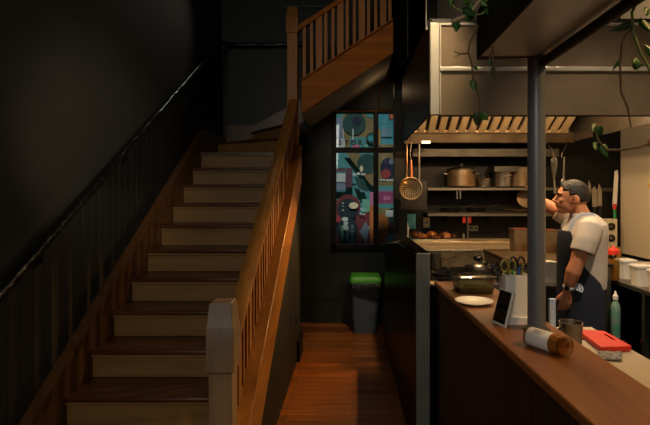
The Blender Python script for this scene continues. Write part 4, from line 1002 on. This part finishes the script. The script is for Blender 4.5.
for i,(f,l,z) in enumerate(((.10,.19,.995),(.085,.20,.985),(.07,.205,.98))):
    s.tube([W(f,l,z+.026),W(f+.014,l+.010,z+.012),W(f+.010,l+.014,z-.016),W(f-.006,l+.014,z-.028),W(f-.014,l+.006,z-.005),W(f-.005,l+.002,z+.02)],.007,8)
s.build('apron_tie','strap',ch)
# trousers and shoes
s=MB(); s.loft([ring(*r) for r in ((.80,0,.125,.175),(.90,0,.140,.180),(.99,.004,.138,.176))])
for sg in (1,-1): s.tube([W(0,sg*.092,.92),W(.01,sg*.096,.80),W(.015,sg*.10,.50),W(-.012,sg*.10,.30),W(-.015,sg*.10,.07)],[.105,.100,.076,.072,.070],18)
s.build('trousers','trousers',ch,remesh=.009,smooth_it=3)
for sg in (1,-1):
    s=MB(); o=[]
    for z,g in ((0,0),(.02,.004),(.05,0),(.085,-.02)):
        o.append([W(.06-(.02 if z>.06 else 0)+(.14+g)*math.cos(2*PI*k/20)*(.75 if z>.06 else 1),sg*.10+(.05+g*.6)*math.sin(2*PI*k/20),z) for k in range(20)])
    s.loft(o); s.build('shoe','pan_black',ch)
# watch
s=MB(); wc=W(.143,.217,.985); wd=(W(.148,.212,.965)-W(.135,.225,1.02)).normalized(); s.lathe(wc-wd*.011,[(.036,0),(.039,.004),(.039,.018),(.036,.022)],20,axis=wd); wt=s.build('watch','watch_white',ch)
s=MB(); q=wc+(lf*.8+fx*.35).normalized()*.040; s.lathe(q,[(.017,0),(.017,.006),(.014,.008),(.002,.008)],18,axis=(lf*.8+fx*.35)); s.build('watch_face','screen_black',wt)

# ------------------------------------------------------------------ light
wd_=bpy.data.worlds.new('world'); sc.world=wd_; wd_.use_nodes=True
bg=wd_.node_tree.nodes['Background']; bg.inputs[0].default_value=(.50,.62,.75,1); bg.inputs[1].default_value=WORLD
def lamp(kind,name,loc,energy,colr,size=.1,target=None,spot=None,blend=.5,sy=None):
    L=bpy.data.lights.new(name,kind); L.energy=energy; L.color=lin(colr)
    o=bpy.data.objects.new(name,L); col.objects.link(o); o.location=loc
    if kind=='AREA':
        L.size=size
        if sy: L.shape='RECTANGLE'; L.size_y=sy
    else: L.shadow_soft_size=size
    if target is not None: o.rotation_euler=(Vector(target)-Vector(loc)).to_track_quat('-Z','Y').to_euler()
    if kind=='SPOT': L.spot_size=math.radians(spot); L.spot_blend=blend
    return o
WARM=(255,196,128); AMB=(255,168,84); COOL=(196,214,236)
LIGHTS()
sc.view_settings.view_transform='Standard'; sc.view_settings.look='None'; sc.view_settings.gamma=1; sc.view_settings.exposure=EXPO
sc.view_settings.use_curve_mapping=False
